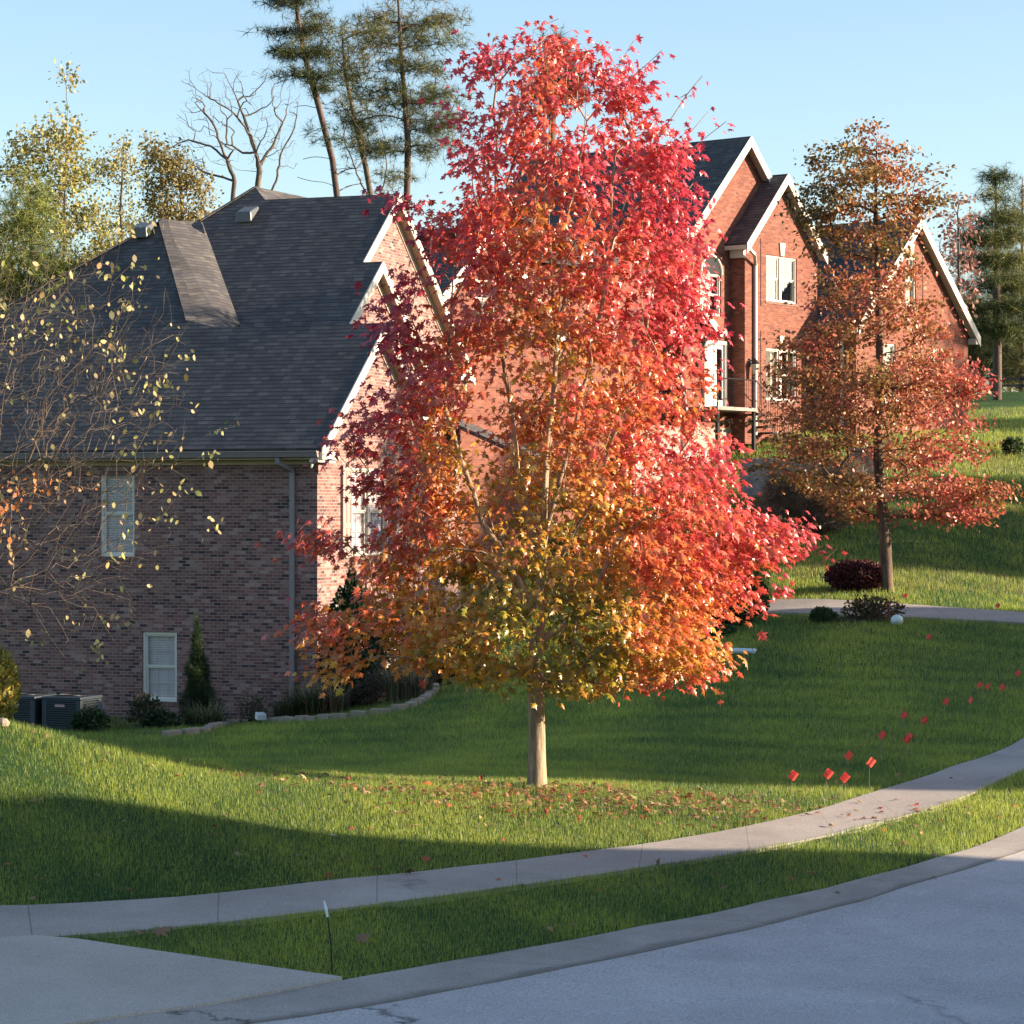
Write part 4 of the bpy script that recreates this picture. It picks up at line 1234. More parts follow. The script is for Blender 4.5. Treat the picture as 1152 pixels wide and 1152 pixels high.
window(RH, 'x', -.5, -4.1, -3.35, .45, 1.1, fill='none', sill=False)
window(RH, 'x', 0, *BW, glass='glass_red', fill='curtain', double=True, cols=1, rows=1, fr='trim')
window(RH, 'x', 0, *BL, glass='glass', fill='curtain', double=True, cols=1, rows=1, fr='trim')
window(RH, 'x', 1.5, *CW, glass='glass', fill='blind', cols=1, rows=1, fr='trim', fillmat=M['curtain'])
window(RH, 'x', 1.5, *CL1, glass='glass_red', fill='curtain', cols=1, rows=1, fr='trim'); window(RH, 'x', 1.5, *CL2, glass='glass_red', fill='curtain', cols=1, rows=1, fr='trim')
window(RH, 'x', -.2, -13.7, -12.7, 5.5, 6.6, glass='glass', fill='none', cols=2, rows=1, fr='trim', sill=False)
aw = window(RH, 'x', -.55, *AW, glass='glass_red', fill='curtain', cols=2, rows=2, fr='trim', sill=False)
m = MB(); c0 = (AW[0] + AW[1]) / 2; rr_ = (AW[1] - AW[0]) / 2
m.tube([(-.53, c0 + rr_ * math.cos(a), AW[3] - .02 + rr_ * math.sin(a)) for a in np.linspace(0, math.pi, 15)], .05, 6); m.build('arch_trim', M['trim'], aw, uv=False)
m = MB(); m.add([(-.538, c0, AW[3])] + [(-.538, c0 + rr_ * math.cos(a), AW[3] + rr_ * math.sin(a)) for a in np.linspace(0, math.pi, 15)], [(0, i, i + 1) for i in range(1, 15)]); m.build('arch_pane', M['glass_dark'] if 'glass_dark' in M else M['dark_in'], aw, uv=False)
# keystones
for (x, a, z) in ((0, 2.21, 8.42), (0, 2.21, 5.38), (1.5, 8.1, 8.77), (-.55, -.9, 5.55)):
    m = MB(); m.hexa([(x, a - .1, z), (x + .04, a - .1, z), (x + .04, a + .1, z), (x, a + .1, z)], [(x, a - .17, z + .42), (x + .05, a - .17, z + .42), (x + .05, a + .17, z + .42), (x, a + .17, z + .42)])
    m.build('keystone', M['cream'], RH)
# brick pilaster joints
for (x, a, z0, z1) in ((0, .92, 6.7, 8.9), (0, .92, 3.5, 5.9), (1.5, 8.9, 6.7, 8.9)): MB().box((x + .001, a, z0), (x + .012, a + .035, z1)).build('control_joint', M['dark_in'], RH)
# roofs
rf = MB(); T = .1
HIP = ((-3.2, -11.6), (-5.2, -13.6))
rf.slab([(.3, -.35, 8.63), (.3, 2.12, 11.1), (-6, 2.12, 11.1), (-6, -.35, 8.63)], T)
rf.slab([(.3, 2.12, 11.1), (.3, 4.59, 8.63), (-6, 4.59, 8.63), (-6, 2.12, 11.1)], T)
rf.slab([(-.25, -3.0, 8.58), (-.25, .75, 12.23), (-9.5, .75, 12.23), (-9.5, -3.0, 8.58)], T)
rf.slab([(-.25, .75, 12.23), (-.25, 4.5, 8.58), (-9.5, 4.5, 8.58), (-9.5, .75, 12.23)], T)
rf.slab([(1.8, 4.1, 6.2), (1.8, 8.31, 10.1), (-9.5, 8.31, 10.1), (-9.5, 4.1, 6.2)], T)
rf.slab([(1.8, 8.31, 10.1), (1.8, 12.52, 6.2), (-9.5, 12.52, 6.2), (-9.5, 8.31, 10.1)], T)
def zD(w_): return 8.16 + .93 * (w_ + 13.15)


rf.slab([(.1, -16.5, zD(-16.5)), (.1, -13.15, 8.16), (-.2, -12.6, zD(-12.6)), (-1.4, -14.2, zD(-14.2)), (-3.2, -16.5, zD(-16.5))], T)
rf.slab([(.1, -13.15, 8.16), (.1, -9.8, 5.04), (-3, -9.8, 5.04), (-3, -13.15, 8.16)], T)
rf.slab([(-.2, -12.6, zD(-12.6)), (-.6, -9.5, 8.5), (-4, -9.5, 8.8)], T)
rf.slab([(-.2, -12.6, zD(-12.6)), (-4, -9.5, 8.8), (-1.4, -14.2, zD(-14.2))], T)
rf.slab([(-.9, -9.8, 7.5), (-.9, -2.95, 7.5), (-4, -2.95, 8.9), (-4, -9.8, 8.9)], T)
roof2 = rf.build('roof', M['roof'], RH)
trim = MB(); sof = MB()


def rake2(u, w0, v0, z0, v1, z1, drop=.24):
    trim.hexa([(u, v0, z0 - drop - .1), (u + .03, v0, z0 - drop - .1), (u + .03, v1, z1 - drop - .1), (u, v1, z1 - drop - .1)], [(u, v0, z0 + .012), (u + .03, v0, z0 + .012), (u + .03, v1, z1 + .012), (u, v1, z1 + .012)])
    sof.hexa([(w0, v0, z0 - .19), (u - .002, v0, z0 - .19), (u - .002, v1, z1 - .19), (w0, v1, z1 - .19)], [(w0, v0, z0 - .145), (u - .002, v0, z0 - .145), (u - .002, v1, z1 - .145), (w0, v1, z1 - .145)])


def flush():
    global trim, sof
    trim.build('rake_board', M['trim'], roof2); sof.build('rake_soffit', M['trim'], roof2)
    trim = MB(); sof = MB()


rake2(.3, 0, -.35, 8.63, 2.12, 11.1); rake2(.3, 0, 2.12, 11.1, 4.59, 8.63); trim.box((-.55, -.36, 8.45), (.28, -.02, 8.58)); flush()
rake2(-.25, -.55, -3.0, 8.58, .75, 12.23); rake2(-.25, -.55, .75, 12.23, 4.5, 8.58); flush()
rake2(1.8, 1.5, 4.1, 6.2, 8.31, 10.1); rake2(1.8, 1.5, 8.31, 10.1, 12.52, 6.2); trim.box((1.2, 4.05, 5.95), (1.78, 4.42, 6.1)); trim.box((1.2, 12.2, 5.95), (1.8, 12.55, 6.15)); flush()
rake2(.1, -.2, -16.5, zD(-16.5), -13.15, 8.16); rake2(.1, -.2, -13.15, 8.16, -9.8, 5.04); flush()
MB().box((-.5, -.12, 8.2), (.02, -.004, 8.448)).build('eave_return', M['trim'], roof2); MB().box((-.55, -3.02, 8.3), (-.26, -2.6, 8.52)).build('eave_return', M['trim'], roof2)
# portico gable by the door
m = MB()
m.slab([(-.1, -3.8, 5.7), (-.1, -2.51, 6.67), (-.56, -2.51, 6.67), (-.56, -3.8, 5.7)], .08); m.slab([(-.1, -2.51, 6.67), (-.1, -1.2, 5.7), (-.56, -1.2, 5.7), (-.56, -2.51, 6.67)], .08)
po = m.build('portico_roof', M['roof'], RH)
m = MB(); m.bar((-.08, -3.8, 5.62), (-.08, -2.51, 6.59), .04, .22); m.bar((-.08, -2.51, 6.59), (-.08, -1.2, 5.62), .04, .22); m.box((-.54, -1.5, 5.52), (-.1, -1.28, 5.66)); m.build('portico_trim', M['trim'], po)
# downspouts
m = MB(); m.bar((.3, -.2, 8.45), (.3, .1, 8.3), .1, .09); m.bar((.3, .1, 8.32), (.07, .52, 8.0), .1, .09); m.bar((.07, .52, 8.05), (.07, .52, 2.5), .09, .09, (1, 0, 0)); m.build('downspout', M['trim'], RH)
m = MB(); m.bar((-.12, -1.32, 5.6), (-.2, -1.36, 5.42), .08, .08); m.bar((-.2, -1.36, 5.42), (-.44, -1.61, 5.25), .08, .08); m.bar((-.48, -1.62, 5.3), (-.48, -1.62, 2.9), .09, .09, (1, 0, 0)); m.build('downspout', M['trim'], RH)
m = MB(); m.bar((1.4, 4.35, 6.0), (1.0, 4.38, 5.7), .09, .09); m.bar((1.0, 4.38, 5.75), (1.0, 4.38, 2.4), .09, .09, (1, 0, 0)); m.build('downspout', M['trim'], RH)
m = MB(); m.bar((-.4, -3.1, 4.3), (-.38, -2.5, 2.2), .1, .1); m.build('downspout', M['gutter'], RH)
# door
m = MB(); m.box((-.62, -1.48, 3.35), (-.58, -.32, 5.43)); d_ = m.build('door', M['door'], RH)
m = MB(); m.box((-.6, -1.56, 3.35), (-.50, -1.46, 5.5)); m.box((-.6, -.36, 3.35), (-.50, -.26, 5.5)); m.box((-.6, -1.56, 5.38), (-.49, -.26, 5.5)); m.box((-.575, -.95, 3.4), (-.55, -.85, 5.37)); m.build('door_frame', M['trim'], d_)
m = MB(); m.box((-.578, -.78, 3.6), (-.57, -.45, 5.25)); m.build('door_pane', M['glass_red'], d_)
m = MB(); m.tube([(-.55, -.98, 4.4), (-.52, -.98, 4.4), (-.52, -1.06, 4.4)], .018, 6); m.build('handle', M['iron'], d_)
# lanterns
def lantern(y, x):
    m = MB(); m.lathe([(.0, .0), (.06, .01), (.1, .05), (.11, .3), (.13, .31), (.05, .42), (.0, .46)], (0, 0, 0), 8)
    o = MB(); o.box((x, y - .06, 4.7), (x + .03, y + .06, 4.95)); b = o.build('lantern', M['iron'], RH)
    o = MB(); o.tube([(x + .02, y, 4.85), (x + .14, y, 5.0), (x + .2, y, 4.95)], .018, 6); o.build('bracket', M['iron'], b)
    o = MB(); o.lathe([(.12, 0), (.14, .02), (.05, .14), (.0, .18)], (x + .2, y, 4.78), 8); o.build('cap', M['iron'], b)
    g = MB(); g.lathe([(.02, -.06), (.09, -.04), (.08, 0), (.115, .36)], (x + .2, y, 4.41), 8); g.build('lantern_glass', M['cream'], b)


lantern(-1.85, -.55); lantern(.3, 0)
# porch deck, steps and railing
m = MB(); m.box((-.5, -2.4, 3.22), (.55, -.1, 3.33)); m.build('porch_slab', M['stone'], RH)
for i in range(7): MB().box((.05, -.1 + i * .3, 3.10 - i * .19), (.55, .2 + i * .3, 3.16 - i * .19)).build('step', M['dark_in'], RH)  # dark step and post colour stands in for the shadow under the deck
for w_ in (-2.3, -.2): MB().box((.38, w_, 1.0), (.48, w_ + .1, 3.218)).build('porch_post', M['dark_in'], RH)
m = MB()
m.tube([(.5, -2.35, 3.33), (.5, -2.35, 4.25)], .022, 6); m.tube([(.5, -2.35, 4.22), (.5, -.1, 4.22)], .022, 6); m.tube([(.5, -.1, 4.22), (.5, 2.1, 2.95)], .022, 6); m.tube([(.5, 2.1, 2.95), (.5, 2.1, 2.0)], .022, 6)
for i in range(17): m.tube([(.5, -2.3 + i * .135, 3.33), (.5, -2.3 + i * .135, 4.22)], .009, 4)
for i in range(16): y = -.05 + i * .135; m.tube([(.5, y, 3.3 - (y + .1) * .577), (.5, y, 4.2 - (y + .1) * .577)], .009, 4)
m.build('porch_railing', M['iron'], RH, uv=False)

# ------------------------------------------------------------------ house-shaped shadow casters to the right (out of frame, added to throw the long shadows)
def caster_house(name, loc, rz, L, W, h, rise, label):
    E_ = empty(name, loc, rz, label, 'house')
    m = MB(); m.box((0, 0, -1.5), (L, W, h)); m.poly([(0, 0, h), (0, W, h), (0, W / 2, h + rise)][::-1]); m.poly([(L, 0, h), (L, W, h), (L, W / 2, h + rise)]); m.build('wall', M['brick_red'], E_)
    r_ = MB(); r_.slab([(-.3, -.3, h - .1), (L + .3, -.3, h - .1), (L + .3, W / 2, h + rise), (-.3, W / 2, h + rise)], .12); r_.slab([(-.3, W / 2, h + rise), (L + .3, W / 2, h + rise), (L + .3, W + .3, h - .1), (-.3, W + .3, h - .1)], .12); r_.build('roof', M['roof'], E_)
    for i in range(3):
        m = MB(); x = L * (i + .5) / 3; m.box((x - .5, -.03, 1), (x + .5, .02, 2.6)); w_ = m.build('window', M['trim'], E_)
        m = MB(); m.box((x - .44, -.045, 1.06), (x + .44, -.031, 2.54)); m.build('pane', M['dark_in'], w_)
    return E_


caster_house('shadow_caster_house', (24.5, 4.0, -3.0), R(0), 14, 17.4, 8.2, 3.0, 'unseen house block added at the right to shade the foreground')  # added blocker, its far edge sets the foreground shadow line
caster_house('shadow_caster_house', (44, 25.6, -2.7), R(0), 12, 28, 12.6, 1.2, 'unseen long house block added at the right to shade the middle lawn')  # added blocker, sized to keep the lawn behind the maple in shadow

for i, (tx, ty, hh, ww) in enumerate(((40, 64.2, 12.5, 2.3), (42, 68.5, 13, 2.6), (46, 73.8, 14.5, 2.6), (52, 94, 19, 4.5))):  # unseen trees added only to throw bands of shade on the right lawn
    zb = tz(tx, ty); bx = 576 + tx / ty * F; by = 576 - zb / ty * F; k = F / ty
    outline_tree('shadow_caster_tree', ['unseen small bushy tree added to shade the right lawn', 'unseen rounded tree added to shade the right lawn', 'unseen broad tree added to shade the far right lawn', 'unseen tall dense tree added to shade the far right slope'][i], ty, (bx, by), k, [(bx, by + 3), (bx, by - hh * .8 * k)], [(by - hh * k, bx - 10, bx + 10), (by - hh * .7 * k, bx - ww * k, bx + ww * k), (by - hh * .3 * k, bx - ww * k, bx + ww * k), (by - 1.2 * k, bx - ww * .6 * k, bx + ww * .6 * k)], 420, 26, OVAL, .34, YG, M['bark_grey'], .01, .15, spread=.4)

# ------------------------------------------------------------------ shrubs, plants, beds
def leaf_ball(name, label, cat, pos, rx, ry, rz, n, leaf, size, pal, mat='leaf_dull', shell=.55, noise=(2.5, .25), stems=10, bark='bark_grey', group=None, taper=None, up=.2):
    E_ = empty(name, pos, 0, label, cat, group)
    u = unit(rng.normal(0, 1, (n, 3))); r = (shell + (1 - shell) * rng.random(n)) ** .6
    f = 1 + noise[1] * smooth_noise(u * np.array([rx, ry, rz]), noise[0] * 2, 31)
    P = u * (r * f)[:, None] * np.array([rx, ry, rz]); P[:, 2] += rz
    if taper:
        h = np.clip(P[:, 2] / (2 * rz), 0, 1); s = np.interp(h, taper[0], taper[1]); P[:, 0] *= s; P[:, 1] *= s
    P[:, 2] = np.maximum(P[:, 2], .01 + rng.random(n) * .05)
    dr = unit(u * .7 + rng.normal(0, .6, (n, 3)) + np.array([0, 0, up])); nor = unit(u + rng.normal(0, .7, (n, 3)) + np.array([0, 0, .3]))
    v, t = place(leaf, P, dr, nor, np.clip(rng.normal(size, size * .25, n), size * .4, size * 2))
    pal = np.array(pal); w = np.clip(.5 + .35 * smooth_noise(P, 4, 5) + rng.normal(0, .25, n), 0, .999) * (len(pal) - 1); i = w.astype(int); fr = (w - i)[:, None]
    col = jitter_col(pal[i] * (1 - fr) + pal[np.minimum(i + 1, len(pal) - 1)] * fr, n, .18)
    soup('foliage', v, t, M[mat], E_, np.repeat(col, len(leaf[0]), axis=0))
    m = MB()
    for k in range(stems):
        a = rng.random() * 6.28; e = rng.random() * .6
        m.tube([(0.03 * math.cos(a), .03 * math.sin(a), -.03), (rx * e * .5 * math.cos(a), ry * e * .5 * math.sin(a), rz * .8), (rx * e * math.cos(a), ry * e * math.sin(a), rz * (1.3 + .5 * rng.random()) * (1 if taper is None else 1.0))], [.012, .009, .004], 4)
    m.build('stem', M[bark], E_, uv=False)
    return E_


def blades(name, label, cat, pos, n, length, w, spread, pal, lean=.7, group=None, mat='grass'):
    a = rng.random(n) * 6.283; rr = np.sqrt(rng.random(n)) * spread
    b = np.c_[rr * np.cos(a), rr * np.sin(a), np.full(n, -.02)]
    a2 = a + rng.normal(0, .6, n); le = np.abs(rng.normal(0, lean, n)) + .08
    L = length * np.clip(rng.normal(1, .25, n), .4, 1.5); d = np.c_[np.cos(a2), np.sin(a2), np.zeros(n)]
    up = np.array([0, 0, 1.]); s = np.c_[-np.sin(a2), np.cos(a2), np.zeros(n)] * w / 2
    m1 = b + (d * (le * .35)[:, None] + up) * (L * .55)[:, None] * .9
    tp = m1 + unit(d * (le * 1.5)[:, None] + up * (.55 - le * .35)[:, None]) * (L * .5)[:, None]
    v = np.stack([b - s, b + s, m1 - s * .8, m1 + s * .8, tp], 1).reshape(-1, 3)
    t = (np.array([(0, 1, 3), (0, 3, 2), (2, 3, 4)])[None] + (np.arange(n) * 5)[:, None, None]).reshape(-1, 3)
    pal = np.array(pal); col = jitter_col(pal[rng.integers(0, len(pal), n)], n, .2)
    o = soup(name, v, t, M[mat], None, np.repeat(col, 5, axis=0)); o.location = pos
    return tag(o, label, cat, group)


DKG = [(.018, .035, .014), (.03, .055, .02), (.045, .075, .026)]


def gpos(px, py, d=None, dz=0):
    q = at(px, py, d) if d else on_ground(px, py)
    return (q[0], q[1], tz(q[0], q[1]) + dz)


# yellow arborvitae cut by the left edge
leaf_ball('arborvitae', 'rounded yellow-green arborvitae on the mound crest at the left edge', 'shrub', (at(-8, 0, 26.2)[0], 26.2, tz(at(-8, 0, 26.2)[0], 26.2) - .04), .23, .23, .385, 3800, DIAM, .05, [(.12, .13, .03), (.24, .22, .05), (.32, .27, .06)], shell=.7, noise=(3, .12), up=.8)
o = MB().lathe([(.0, -.02), (.06, .0), (.07, .035), (.04, .07), (.0, .08)], (0, 0, 0), 9).build('rock', M['pale_stone'], bevel=0); o.location = (at(3, 0, 25.4)[0], 25.4, tz(at(3, 0, 25.4)[0], 25.4)); tag(o, 'small pale rock below the arborvitae at the left edge', 'rock')
# narrow conifer by the wall
leaf_ball('spruce_shrub', 'narrow dark conical spruce against the brick wall beside the lower window', 'shrub', gpos(222, 800, 54.2, -.1), .3, .3, 1.08, 3600, TUFT_FINE, .10, DKG, 'needle', shell=.1, noise=(3.2, .5), taper=([0, .1, .35, .5, .62, .75, .88, 1], [1.3, 1.3, 1.15, .65, .9, .45, .5, .2]), up=.1)
blades('liriope_clump', 'spiky grassy clump at the foot of the narrow spruce', 'plant', gpos(232, 812, 53.4), 420, .55, .022, .34, [(.06, .1, .03), (.1, .12, .04), (.3, .27, .15)], .75)
leaf_ball('nandina_shrub', 'thin open shrub in front of the lower window', 'shrub', gpos(163, 815, 53.6, -.05), .34, .3, .42, 700, OVAL, .07, [(.03, .05, .02), (.06, .07, .03), (.1, .07, .04)], shell=.2, stems=16)
leaf_ball('low_shrub', 'low dark green shrub right of the air conditioners', 'shrub', gpos(100, 830, 52.6, -.05), .36, .3, .26, 1500, OVAL, .07, DKG, shell=.3)
leaf_ball('low_shrub', 'low dark shrub below the lower window', 'shrub', gpos(180, 822, 53.2, -.05), .36, .3, .22, 1300, OVAL, .07, DKG, shell=.3)
leaf_ball('rose_shrub', 'sparse leggy shrub against the wall left of the downspout', 'shrub', gpos(285, 808, 53.4, -.05), .36, .3, .36, 420, OVAL, .06, [(.04, .06, .02), (.08, .07, .03)], shell=.1, stems=18)
leaf_ball('holly_shrub', 'tall dark glossy holly at the corner of the brick house', 'shrub', gpos(398, 790, 54.4, -.1), .70, .6, 1.5, 14000, OVAL, .085, DKG, 'leaf_oak', shell=.3, noise=(1.6, .22), taper=([0, .25, .6, .85, 1], [.95, 1.1, .95, .6, .3]), stems=14)
leaf_ball('barberry_shrub', 'dull reddish thin shrub in front of the tall holly', 'shrub', gpos(420, 792, 53.2, -.05), .45, .35, .42, 1100, OVAL, .05, [(.07, .04, .03), (.1, .06, .04), (.08, .08, .04)], shell=.15, stems=30)
leaf_ball('evergreen_shrub', 'dark evergreen mass in the shade left of the maple trunk', 'shrub', gpos(505, 775, 56, -.1), .75, .6, .55, 3800, OVAL, .08, DKG, shell=.3)
for i, (px, py, L, n, lab, pal) in enumerate(((348, 800, .75, 420, 'wide arching grassy clump left of the tall holly', [(.05, .085, .03), (.08, .1, .04), (.26, .22, .12)]), (375, 795, .8, 260, 'tan tufted grass between the holly and the downspout', [(.2, .16, .09), (.3, .25, .15), (.08, .08, .04)]), (452, 785, .95, 330, 'upright pale ornamental grass at the end of the curved bed', [(.3, .26, .18), (.2, .17, .11), (.12, .11, .06)]), (468, 790, .7, 240, 'tan drooping ornamental grass behind the edging stones', [(.3, .26, .18), (.22, .18, .12), (.1, .1, .05)]), (325, 803, .6, 260, 'dark low grassy clump under the downspout', [(.05, .08, .03), (.12, .11, .06)]))):
    blades('ornamental_grass', lab, 'plant', gpos(px, py + 8, 52.8), n, L, .02, .3, pal, .55)
# mulch bed sheet
bed = [on_ground(*q) for q in ((150, 826), (200, 829), (250, 822), (300, 812), (360, 811), (410, 807), (455, 800), (480, 790), (490, 778), (487, 770), (475, 764))]
bedback = [hw(-5.0, .0), hw(-4, .05), hw(-3, .05), hw(-2, .05), hw(-1, .05), hw(-.1, .05), hw(.3, .6), hw(.4, 1.6), hw(.5, 2.6), hw(.6, 3.4), hw(.7, 4.2)]
ribbon('mulch_bed', resample(bed, .35), resample(bedback, .35), .03, M['mulch'], 'dark mulch planting bed along the brick house', 'bed', 6, .06)
# edging stones
eb = resample([on_ground(*q) for q in ((182, 831), (230, 826), (270, 816), (320, 814), (375, 811), (420, 806), (458, 799), (480, 789), (490, 778), (487, 771))], .1)
s_ = np.r_[0, np.cumsum(np.linalg.norm(np.diff(eb, axis=0), axis=1))]; nst = int(s_[-1] / .42)
stn = None
for i in range(nst):
    q0 = np.array([np.interp((i + .06) * s_[-1] / nst, s_, eb[:, k]) for k in range(3)]); q1 = np.array([np.interp((i + .94) * s_[-1] / nst, s_, eb[:, k]) for k in range(3)])
    ang = math.atan2(q1[1] - q0[1], q1[0] - q0[0]); c = (q0 + q1) / 2
    if stn is None:
        m = MB(); m.hexa([(-.19, -.09, -.08), (.19, -.09, -.08), (.18, .09, -.08), (-.18, .08, -.08)], [(-.18, -.085, .12), (.175, -.08, .125), (.17, .075, .13), (-.17, .08, .12)]); stn = m.build('edging_stone', M['pale_stone'], bevel=.02); o = stn
    else:
        o = stn.copy(); COL.objects.link(o)
    o.location = (c[0], c[1], tz(c[0], c[1])); o.rotation_euler = (rng.normal(0, .04), rng.normal(0, .04), ang + rng.normal(0, .06)); o.scale = (rng.uniform(.9, 1.08), rng.uniform(.9, 1.1), rng.uniform(.85, 1.15))
    tag(o, 'pale rectangular edging stone in the curved row along the mulch bed', 'stone', 'edging stones of the curved bed')
m = MB(); m.box((-.2, -.12, -.05), (.2, .12, .16)); m.box((-.22, -.14, .16), (.22, .14, .21)); o = m.build('stone_block', M['pale_stone'], bevel=.02); q = on_ground(484, 772); o.location = q; tag(o, 'raised tan cap stone at the right end of the curved edging', 'stone')
eb2 = [on_ground(*q) for q in ((496, 772), (520, 769), (545, 767), (570, 765))]
for i, q in enumerate(eb2):
    o = stn.copy(); COL.objects.link(o); o.location = (q[0], q[1], q[2]); o.rotation_euler = (0, 0, R(8)); o.scale = (1.15, 1, 1); tag(o, 'pale edging stone in the straight row left behind the maple trunk', 'stone', 'edging stones behind the maple')
# small flood light
m = MB(); m.tube([(0, 0, -.03), (0, 0, .12)], .015, 6); b_ = empty('flood_light', gpos(293, 808, 52.6), .5, 'small pale flood light on a stake in the bed by the wall', 'lamp'); m.build('stake', M['iron'], b_); m = MB(); m.hexa([(-.1, -.07, .1), (.1, -.07, .1), (.1, .06, .13), (-.1, .06, .13)], [(-.09, -.1, .22), (.09, -.1, .22), (.09, .05, .26), (-.09, .05, .26)]); m.build('lamp_head', M['plastic_white'], b_, bevel=.01)

# --------- around the far drive
leaf_ball('boxwood_shrub', 'rounded dark boxwood at the bend of the far drive, right of the pair', 'shrub', gpos(845, 690, 56, -.05), .36, .34, .46, 3600, OVAL, .05, DKG, shell=.6, noise=(3, .1))
leaf_ball('boxwood_shrub', 'broad dark shrub under the maple branches left of the far drive', 'shrub', gpos(815, 696, 55, -.05), .62, .5, .52, 5200, OVAL, .07, DKG, shell=.4)
leaf_ball('groundcover_shrub', 'low strappy green plants at the inner edge of the far drive', 'plant', gpos(800, 700, 53.8, -.03), .5, .3, .15, 1600, OVAL, .08, [(.03, .06, .02), (.06, .1, .03)], shell=.2)
leaf_ball('cypress_shrub', 'feathery light green shrub behind the boxwood', 'shrub', gpos(838, 672, 60, -.05), .5, .5, .62, 2600, TUFT_FINE, .14, [(.05, .075, .025), (.09, .12, .035)], 'needle', shell=.3, up=.9)
leaf_ball('maple_shrub', 'dark purple dome-shaped lace-leaf shrub left of the oak trunk', 'shrub', gpos(962, 672, 60.5, -.02), .72, .6, .34, 6500, OVAL, .07, [(.055, .018, .022), (.09, .025, .03), (.13, .04, .04)], shell=.5, noise=(2, .12))
leaf_ball('boxwood_shrub', 'small dark mound shrub on the grass before the far drive', 'shrub', gpos(925, 694, 54.2, -.03), .27, .24, .17, 1700, OVAL, .05, [(.03, .05, .02), (.06, .09, .03)], shell=.4)
leaf_ball('rose_shrub', 'wispy thin-leaved shrub at the foot of the oak', 'shrub', gpos(980, 696, 54.4, -.03), .7, .4, .28, 1500, OVAL, .06, [(.05, .06, .025), (.1, .08, .03), (.2, .06, .03)], shell=.1, stems=46)
q = gpos(966, 700, 53.8)
mound = MB(); mound.lathe([(.95, -.05), (.8, .03), (.5, .07), (0.02, .09)], (0, 0, 0), 20); o = mound.build('mulch_mound', M['mulch'], smooth=True); o.location = gpos(968, 697, 54.6); o.scale = (1, .55, 1); tag(o, 'flat dark mulch patch under the wispy shrub', 'mulch')
m = MB(); m.lathe([(.01, -.08), (.09, -.05), (.13, .03), (.12, .1), (.07, .15), (.01, .165)], (0, 0, .03), 16); o = m.build('globe_lamp', M['globe'] if 'globe' in M else M['plastic_white'], smooth=True); o.location = gpos(1009, 697, 53.8); tag(o, 'pale round globe beside the wispy shrub at the drive', 'globe')
m = MB(); m.tube([(-.22, 0, .06), (.2, -.06, .05)], .055, 10); m.tube([(.2, -.06, .05), (.26, -.07, .03)], .065, 10); o = m.build('drain_pipe', M['plastic_white'], smooth=False); o.location = gpos(834, 736); tag(o, 'white drain pipe end lying on the shaded lawn', 'pipe')
# dry leafless shrub on the bank and pale pillar
leaf_ball('smoke_shrub', 'tangled straw-coloured leafless shrub on the bank below the red house', 'shrub', gpos(905, 600, None, -.05), 1.35, 1.0, .95, 3600, TUFT_FINE, .22, [(.16, .12, .08), (.26, .21, .15), (.2, .1, .07)], 'needle', shell=.1, stems=60, noise=(1.5, .3))
leaf_ball('smoke_shrub', 'second straw-coloured tangle beside the pale pillar', 'shrub', gpos(948, 568, None, -.05), .9, .8, .7, 2200, TUFT_FINE, .2, [(.2, .16, .1), (.3, .25, .17), (.22, .14, .09)], 'needle', shell=.1, stems=40, noise=(1.5, .3))
m = MB(); m.box((-.34, -.3, -.4), (.34, .3, 1.0)); m.box((-.4, -.36, 1.0), (.4, .36, 1.1)); o = m.build('stone_pillar', M['pale_stone'], bevel=.02); q = at(972, 545, 77); o.location = (q[0], q[1], tz(q[0], q[1])); o.rotation_euler = (0, 0, A38); tag(o, 'pale stone pillar with flat cap left of the oak trunk', 'pillar')
m = MB(); m.box((-3.4, -.15, -.5), (0, .15, .75)); o = m.build('retaining_wall', M['stone'], bevel=.02); q = at(960, 545, 77.5); o.location = (q[0], q[1], tz(q[0], q[1])); o.rotation_euler = (0, 0, R(12)); tag(o, 'low grey stone wall running left from the pale pillar', 'wall')
# far rail fence, shrub and path by the far pines
E_ = empty('rail_fence', (at(1120, 440, 124)[0], 124, tz(at(1120, 440, 124)[0], 124)), 0, 'low dark rail fence at the far right beneath the pines', 'fence')
m = MB(); m.box((-.5, -.03, .55), (8, .03, .7)); m.box((-.5, -.03, .25), (8, .03, .36)); m.build('rail', M['dark_in'], E_)
for i in range(5):
    m = MB(); m.box((-.3 + i * 2, -.07, -.2), (-.14 + i * 2, -.032, .85)); m.build('post', M['dark_in'], E_)
leaf_ball('boxwood_shrub', 'tiny dark shrub on the far right lawn below the pines', 'shrub', gpos(1138, 512, None, -.03), .32, .3, .3, 700, OVAL, .09, DKG, shell=.4)

# ------------------------------------------------------------------ marking flags
m = MB(); m.tube([(0, 0, -.05), (.004, 0, .5)], .0026, 5); fs = m.build('marking_flag', M['gutter'], uv=False)
m = MB()
nx_ = 6
vs = [(.004 + .105 * i / nx_, .012 * math.sin(i * 1.2), .5 - .125 * j) for j in (0, 1) for i in range(nx_ + 1)]
m.add(vs, [(i, i + 1, nx_ + 2 + i, nx_ + 1 + i) for i in range(nx_)]); fl = m.build('flag', M['flag'], fs, uv=False)
fl.rotation_euler = (0, R(40), 0); fl.location = (-.29, 0, .135)
sol = fl.modifiers.new('thickness', 'SOLIDIFY'); sol.thickness = .001
FL = [(893, 873), (930, 871), (950, 850), (946, 875), (978, 858), (990, 827), (1019, 829), (1014, 805), (1034, 810), (1060, 789), (1101, 771), (1109, 772), (1126, 773), (1140, 757), (1090, 788), (1022, 831), (1040, 716), (1120, 681), (1018, 670)]
